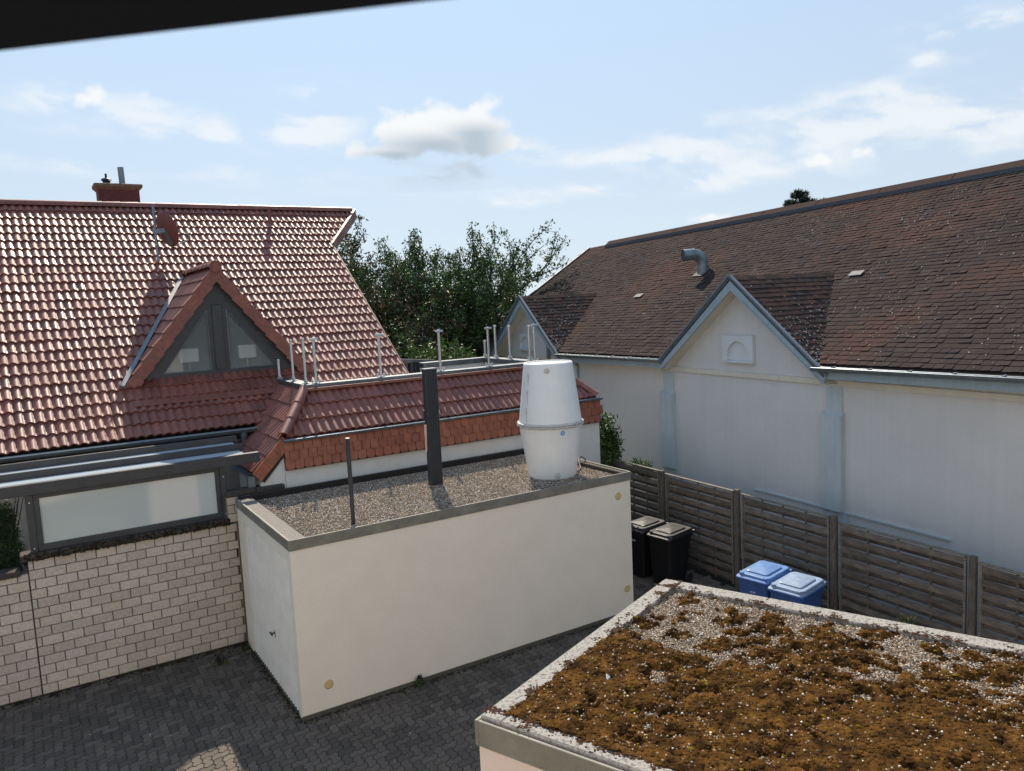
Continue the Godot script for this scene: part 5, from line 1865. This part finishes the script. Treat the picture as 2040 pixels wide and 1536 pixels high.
func limb(st: SurfaceTool, p: Vector3, d: Vector3, l: float, r: float, level: int, cfg: Dictionary, leaves: Array):
	var pts := [p]
	var rad := [r]
	var dir := d
	var n := 4
	for i in n:
		dir = (dir + V(rf(-1, 1), rf(-0.6, 0.9) + cfg.up, rf(-1, 1)) * cfg.bend).normalized()
		pts.append(pts[-1] + dir * l / n)
		rad.append(lerpf(r, r * 0.45, (i + 1.0) / n))
	if r > 0.008: tube(st, pts, rad, 6 if level < 2 else 4, false)
	if level >= cfg.levels:
		for i in cfg.leaves:
			var t := rng.randf()
			var k := mini(int(t * n), n - 1)
			leaves.append(pts[k].lerp(pts[k + 1], fmod(t * n, 1.0)) + V(rf(-1, 1), rf(-1, 1), rf(-1, 1)) * cfg.fluff)
		return
	var kids: int = cfg.kids[level]
	for i in kids:
		var t := lerpf(cfg.from, 1.0, (i + rng.randf()) / kids)
		var k := mini(int(t * n), n - 1)
		var at: Vector3 = pts[k].lerp(pts[k + 1], fmod(t * n, 1.0))
		var az := TAU * (i * 0.382 + rng.randf() * 0.2)
		var s := dir.cross(V(0.3, 1, 0.2)).normalized()
		var u := dir.cross(s)
		var out: Vector3 = (dir * cfg.keep + (s * cos(az) + u * sin(az)) + V(0, cfg.up, 0)).normalized()
		limb(st, at, out, l * cfg.shrink * rf(0.75, 1.2), r * 0.55, level + 1, cfg, leaves)

func build_tree(called: String, label: String, cat: String, at: Vector3, h: float, cfg: Dictionary, group := ""):
	var t := thing(called, label, cat, at, group)
	var st := begin()
	var leaves := []
	var trunk := h * float(cfg.trunk)
	var tp := []
	var tr := []
	for i in 6:
		tp.append(V(rf(-0.05, 0.05) * i * 0.3, trunk * i / 5.0 - (0.1 if i == 0 else 0.0), rf(-0.05, 0.05) * i * 0.3))
		tr.append(lerpf(cfg.r, cfg.r * 0.6, i / 5.0))
	part("trunk", t, tube_mesh(tp, tr, 9), M.bark)
	for i in cfg.limbs:
		var az: float = TAU * (i + rf(-0.3, 0.3)) / cfg.limbs
		var e: float = rf(cfg.el0, cfg.el1)
		var y := lerpf(0.55, 1.0, rng.randf()) * trunk
		limb(st, V(tp[5].x * 0.8, y, tp[5].z * 0.8), V(cos(az) * cos(e), sin(e), sin(az) * cos(e)), h * cfg.reach * rf(0.8, 1.15), cfg.r * 0.5, 1, cfg, leaves)
	part("limbs", t, done(st), M.bark)
	var spots := []
	for p in leaves:
		if p.y > cfg.floor: spots.append(p)
	crown(t, spots, cfg.per, cfg.leaf, cfg.clump, cfg.slim, cfg.cols)

func crown(t: Node3D, spots: Array, per: int, leaf: float, clump: float, slim: float, cols: Array):
	var ms := []
	for c in cols:
		for k in 3:
			var f := 0.72 + 0.26 * k
			ms.append(leaf_cluster(per, leaf, clump * rf(0.9, 1.2), slim, Color(c.r * f, c.g * f, c.b * f)))
	var st := SurfaceTool.new()
	st.begin(Mesh.PRIMITIVE_TRIANGLES)
	for p in spots:
		st.append_from(ms[rng.randi() % ms.size()], 0, turned(p, Vector3.ONE * rf(0.75, 1.3), 3.0))
	part("crown", t, st.commit(), M.leaf)

func shrub(called: String, label: String, cat: String, at: Vector3, size: Vector3, n: int, leaf: float, cols: Array, slim := 0.45, upright := false, lean := Vector3.ZERO):
	var t := thing(called, label, cat, at)
	var st := begin()
	for i in 7:
		var a := rng.randf() * TAU
		var e := V(cos(a) * size.x * 0.6, size.y * rf(0.6, 0.95), sin(a) * size.z * 0.6) + lean * 0.7
		tube(st, [V(cos(a) * 0.03, -0.05, sin(a) * 0.03), e * 0.5 + V(0, 0.1, 0), e], [0.02, 0.014, 0.005], 5, false)
	part("stems", t, done(st), M.bark)
	var nz := FastNoiseLite.new()
	nz.seed = int(at.x * 10)
	nz.frequency = 1.6
	var spots := []
	for i in n:
		var d := V(rf(-1, 1), rf(-1, 1), rf(-1, 1)).normalized()
		var r := pow(rng.randf(), 0.4) * (0.80 + 0.55 * nz.get_noise_3dv(d * 1.3 + at))
		var p := V(d.x * size.x * r, size.y * 0.5 + d.y * size.y * 0.5 * r, d.z * size.z * r)
		if upright: p = V(p.x * (1.15 - p.y / size.y), p.y, p.z * (1.15 - p.y / size.y))
		p += lean * clampf(p.y / size.y, 0.0, 1.0)
		spots.append(p)
	crown(t, spots, 9, leaf, leaf * 1.1, slim, cols)

func build_plants():
	var green := [Color(0.045, 0.09, 0.020), Color(0.06, 0.115, 0.028), Color(0.035, 0.075, 0.020), Color(0.085, 0.14, 0.03)]
	var brown := [Color(0.06, 0.085, 0.028), Color(0.13, 0.085, 0.035), Color(0.075, 0.09, 0.03), Color(0.16, 0.10, 0.045), Color(0.05, 0.075, 0.025)]
	var cfg := {"levels": 3, "kids": [0, 6, 6], "leaves": 26, "bend": 0.16, "up": 0.25, "from": 0.25, "keep": 1.1, "shrink": 0.55, "fluff": 0.17, "trunk": 0.30, "r": 0.16, "limbs": 17, "el0": -0.05, "el1": 1.25, "reach": 0.44, "per": 9, "leaf": 0.095, "clump": 0.13, "slim": 0.5, "floor": 1.5, "cols": green}
	build_tree("leafy_tree", "dense dark green tree rising beside the hall's end gable", "tree", V(10.1, -0.05, -15.4), 9.0, cfg)
	var cfg2 := cfg.duplicate()
	cfg2.merge({"kids": [0, 5, 5], "leaves": 14, "limbs": 12, "leaf": 0.15, "per": 6, "slim": 0.38, "clump": 0.15, "cols": brown, "el0": 0.2, "el1": 1.3, "reach": 0.36, "trunk": 0.45, "r": 0.14, "up": 0.3}, true)
	build_tree("chestnut_tree", "thin brown-tinged tree growing behind the tiled house's verge", "tree", V(7.15, -0.05, -14.2), 7.3, cfg2)
	var cfg3 := cfg2.duplicate()
	cfg3.merge({"reach": 0.30, "limbs": 7, "trunk": 0.6}, true)
	build_tree("ash_tree", "tree with only its sprigs showing above the tiled ridge", "tree", V(6.9, -0.05, -18.7), 9.6, cfg3)
	var cfg4 := cfg.duplicate()
	cfg4.merge({"reach": 0.42, "limbs": 9, "trunk": 0.22}, true)
	build_tree("round_tree", "low green tree filling the gap behind the dark green one", "tree", V(11.6, -0.05, -17.6), 6.8, cfg4)
	build_tree("spreading_tree", "shaded green tree low behind the roof terrace railing", "tree", V(7.6, -0.05, -12.2), 5.4, cfg4)
	# hedge and shrubs
	shrub("laurel_shrub", "sunlit bright green shrub behind the roof terrace parapet", "shrub", V(7.0, 1.9, -9.2), V(1.35, 2.9, 0.9), 1700, 0.10, [Color(0.08, 0.14, 0.03), Color(0.06, 0.11, 0.025), Color(0.12, 0.17, 0.035)])
	shrub("glossy_shrub", "glossy dark green shrub squeezed between annex corner and hall", "shrub", V(8.42, 0.0, -3.75), V(0.42, 3.1, 0.5), 1300, 0.10, [Color(0.045, 0.09, 0.02), Color(0.07, 0.12, 0.025), Color(0.035, 0.07, 0.02)], 0.42)
	shrub("climbing_sprig", "thin leafy sprig trailing over the fence top by the annex", "plant", V(8.55, 1.5, -2.6), V(0.16, 0.55, 0.5), 110, 0.05, [Color(0.09, 0.14, 0.03), Color(0.06, 0.10, 0.025)])
	shrub("conifer_shrub", "dark green conifer behind garden wall by the privacy screen", "shrub", V(-3.42, 1.0, -3.75), V(0.52, 2.15, 0.42), 2600, 0.045, [Color(0.022, 0.05, 0.016), Color(0.03, 0.06, 0.02), Color(0.018, 0.038, 0.014), Color(0.045, 0.075, 0.025)], 0.25, true, V(0.22, 0, 0))
	shrub("yellow_weed", "small yellow-green weed growing at the foot of the fence", "weed", V(7.70, 0.0, 4.02), V(0.10, 0.86, 0.10), 40, 0.075, [Color(0.22, 0.26, 0.03), Color(0.14, 0.19, 0.03)], 0.25)
	shrub("wall_weed", "little green weed at the foot of the long garage wall", "weed", V(1.74, 0.0, 0.07), V(0.07, 0.10, 0.05), 26, 0.045, [Color(0.05, 0.09, 0.025)], 0.2)
	shrub("paving_weed", "sparse weed between paving stones near the ribbed garage door", "weed", V(-0.55, 0.0, -2.55), V(0.20, 0.05, 0.14), 16, 0.035, [Color(0.08, 0.12, 0.035)], 0.2)
	shrub("corner_weed", "weed tuft where garage door meets the brick wall", "weed", V(-0.10, 0.0, -2.85), V(0.10, 0.08, 0.10), 22, 0.04, [Color(0.05, 0.08, 0.02)], 0.2)
	shrub("fence_grass", "grassy weeds along the fence foot behind mossy roof", "weed", V(7.75, 0.0, 5.2), V(0.16, 0.55, 0.7), 260, 0.10, [Color(0.05, 0.08, 0.02), Color(0.08, 0.11, 0.03)], 0.15)
	# pine top far behind the hall
	var pine := thing("pine_tree", "dark pine crown peeping over the hall's ridge", "tree", V(33.0, -0.05, -17.2))
	part("trunk", pine, tube_mesh([V(0, 0, 0), V(0.1, 5, 0), V(0, 10.4, 0)], [0.25, 0.2, 0.05], 8), M.bark)
	var spots := []
	var st := begin()
	for i in 34:
		var y := rf(8.3, 10.6)
		var a := rng.randf() * TAU
		var l := rf(0.5, 1.35) * clampf((11.2 - y) / 1.6, 0.25, 1.0)
		var e := V(cos(a) * l, y + l * rf(0.1, 0.5), sin(a) * l)
		tube(st, [V(0, y - 0.1, 0), e], [0.04, 0.012], 4, false)
		for k in 26:
			spots.append(V(0, y - 0.1, 0).lerp(e, rf(0.45, 1.05)) + V(rf(-1, 1), rf(-1, 1), rf(-1, 1)) * 0.10)
	part("limbs", pine, done(st), M.bark)
	crown(pine, spots, 22, 0.16, 0.04, 0.10, [Color(0.022, 0.042, 0.018), Color(0.018, 0.034, 0.016)])

# ------------------------------------------------------------------ the house with the window looked out of
func build_own_house():
	var out := V(0.669, 0, -0.743)
	var side := V(0.743, 0, 0.669)
	var foot := V(CAM.x, 0, CAM.z) - out * 0.55
	var h := thing("window_house", "house wall with an open window whose dark sash hangs overhead", "house")
	var st := begin()
	prism(st, [foot - side * 9 + V(0, -0.05, 0), foot + side * 9 + V(0, -0.05, 0), foot + side * 9 + V(0, 7.2, 0), foot - side * 9 + V(0, 7.2, 0)], -out * 0.3)
	part("wall", h, done(st), M.cream_wall)
	# top-hung sash pushed open: its lower rail crosses the upper corner of the view
	var a := V(-2.762, 5.763, 9.712)
	var d := V(0.7430, 0.0, 0.6692)
	var up := (foot + V(0, 6.9, 0) - a)
	up = (up - d * up.dot(d)).normalized()
	var nrm := d.cross(up).normalized()
	var sash := holder("window_sash", h)
	var c := a + d * 0.12 - up * 0.0018
	part("lower_rail", sash, bar(c - d * 0.75 + up * 0.052, c + d * 0.75 + up * 0.052, 0.05, 0.085, up), M.sash_dark)
	var far := nrm * (0.031 if nrm.dot(out) > 0.0 else -0.031)
	part("rail_edge", sash, bar(c - d * 0.75 + up * 0.03 + far, c + d * 0.75 + up * 0.03 + far, 0.011, 0.05, up), M.sash_wood)
	part("upper_rail", sash, bar(c - d * 0.75 + up * 1.15, c + d * 0.75 + up * 1.15, 0.05, 0.08, up), M.sash_dark)
	for s in [-0.71, 0.71]:
		part("stile", sash, bar(c + d * s + up * 0.095, c + d * s + up * 1.11, 0.08, 0.05, nrm), M.sash_dark)
	part("pane", sash, bar(c - d * 0.67 + up * 0.6, c + d * 0.67 + up * 0.6, 0.006, 1.02, up), M.window_glass)

func _ready():
	rng.seed = 20240611
	make_world()
	make_materials()
	build_ground()
	build_garage()
	build_moss_garage()
	build_house()
	build_annex()
	build_hall()
	build_garden_wall()
	build_fence()
	build_own_house()
	build_bin("black wheelie bin with flat stepped lid and white emblem", V(7.50, 0, -0.66), 0.10, M.black_plastic, M.black_lid, 1, "")
	build_bin("black wheelie bin half hidden behind the garage corner", V(7.45, 0, -1.34), 0.06, M.black_plastic, M.black_lid, 2, "")
	build_bin("blue wheelie bin with bright blue lid", V(7.10, 0, 1.93), 0.14, M.blue_plastic, M.blue_lid, 3, "")
	build_bin("blue wheelie bin with faded greyish lid beside the fence post", V(7.06, 0, 2.60), 0.14, M.blue_plastic, M.faded_lid, 0, "")
	build_roof_things()
	build_plants()
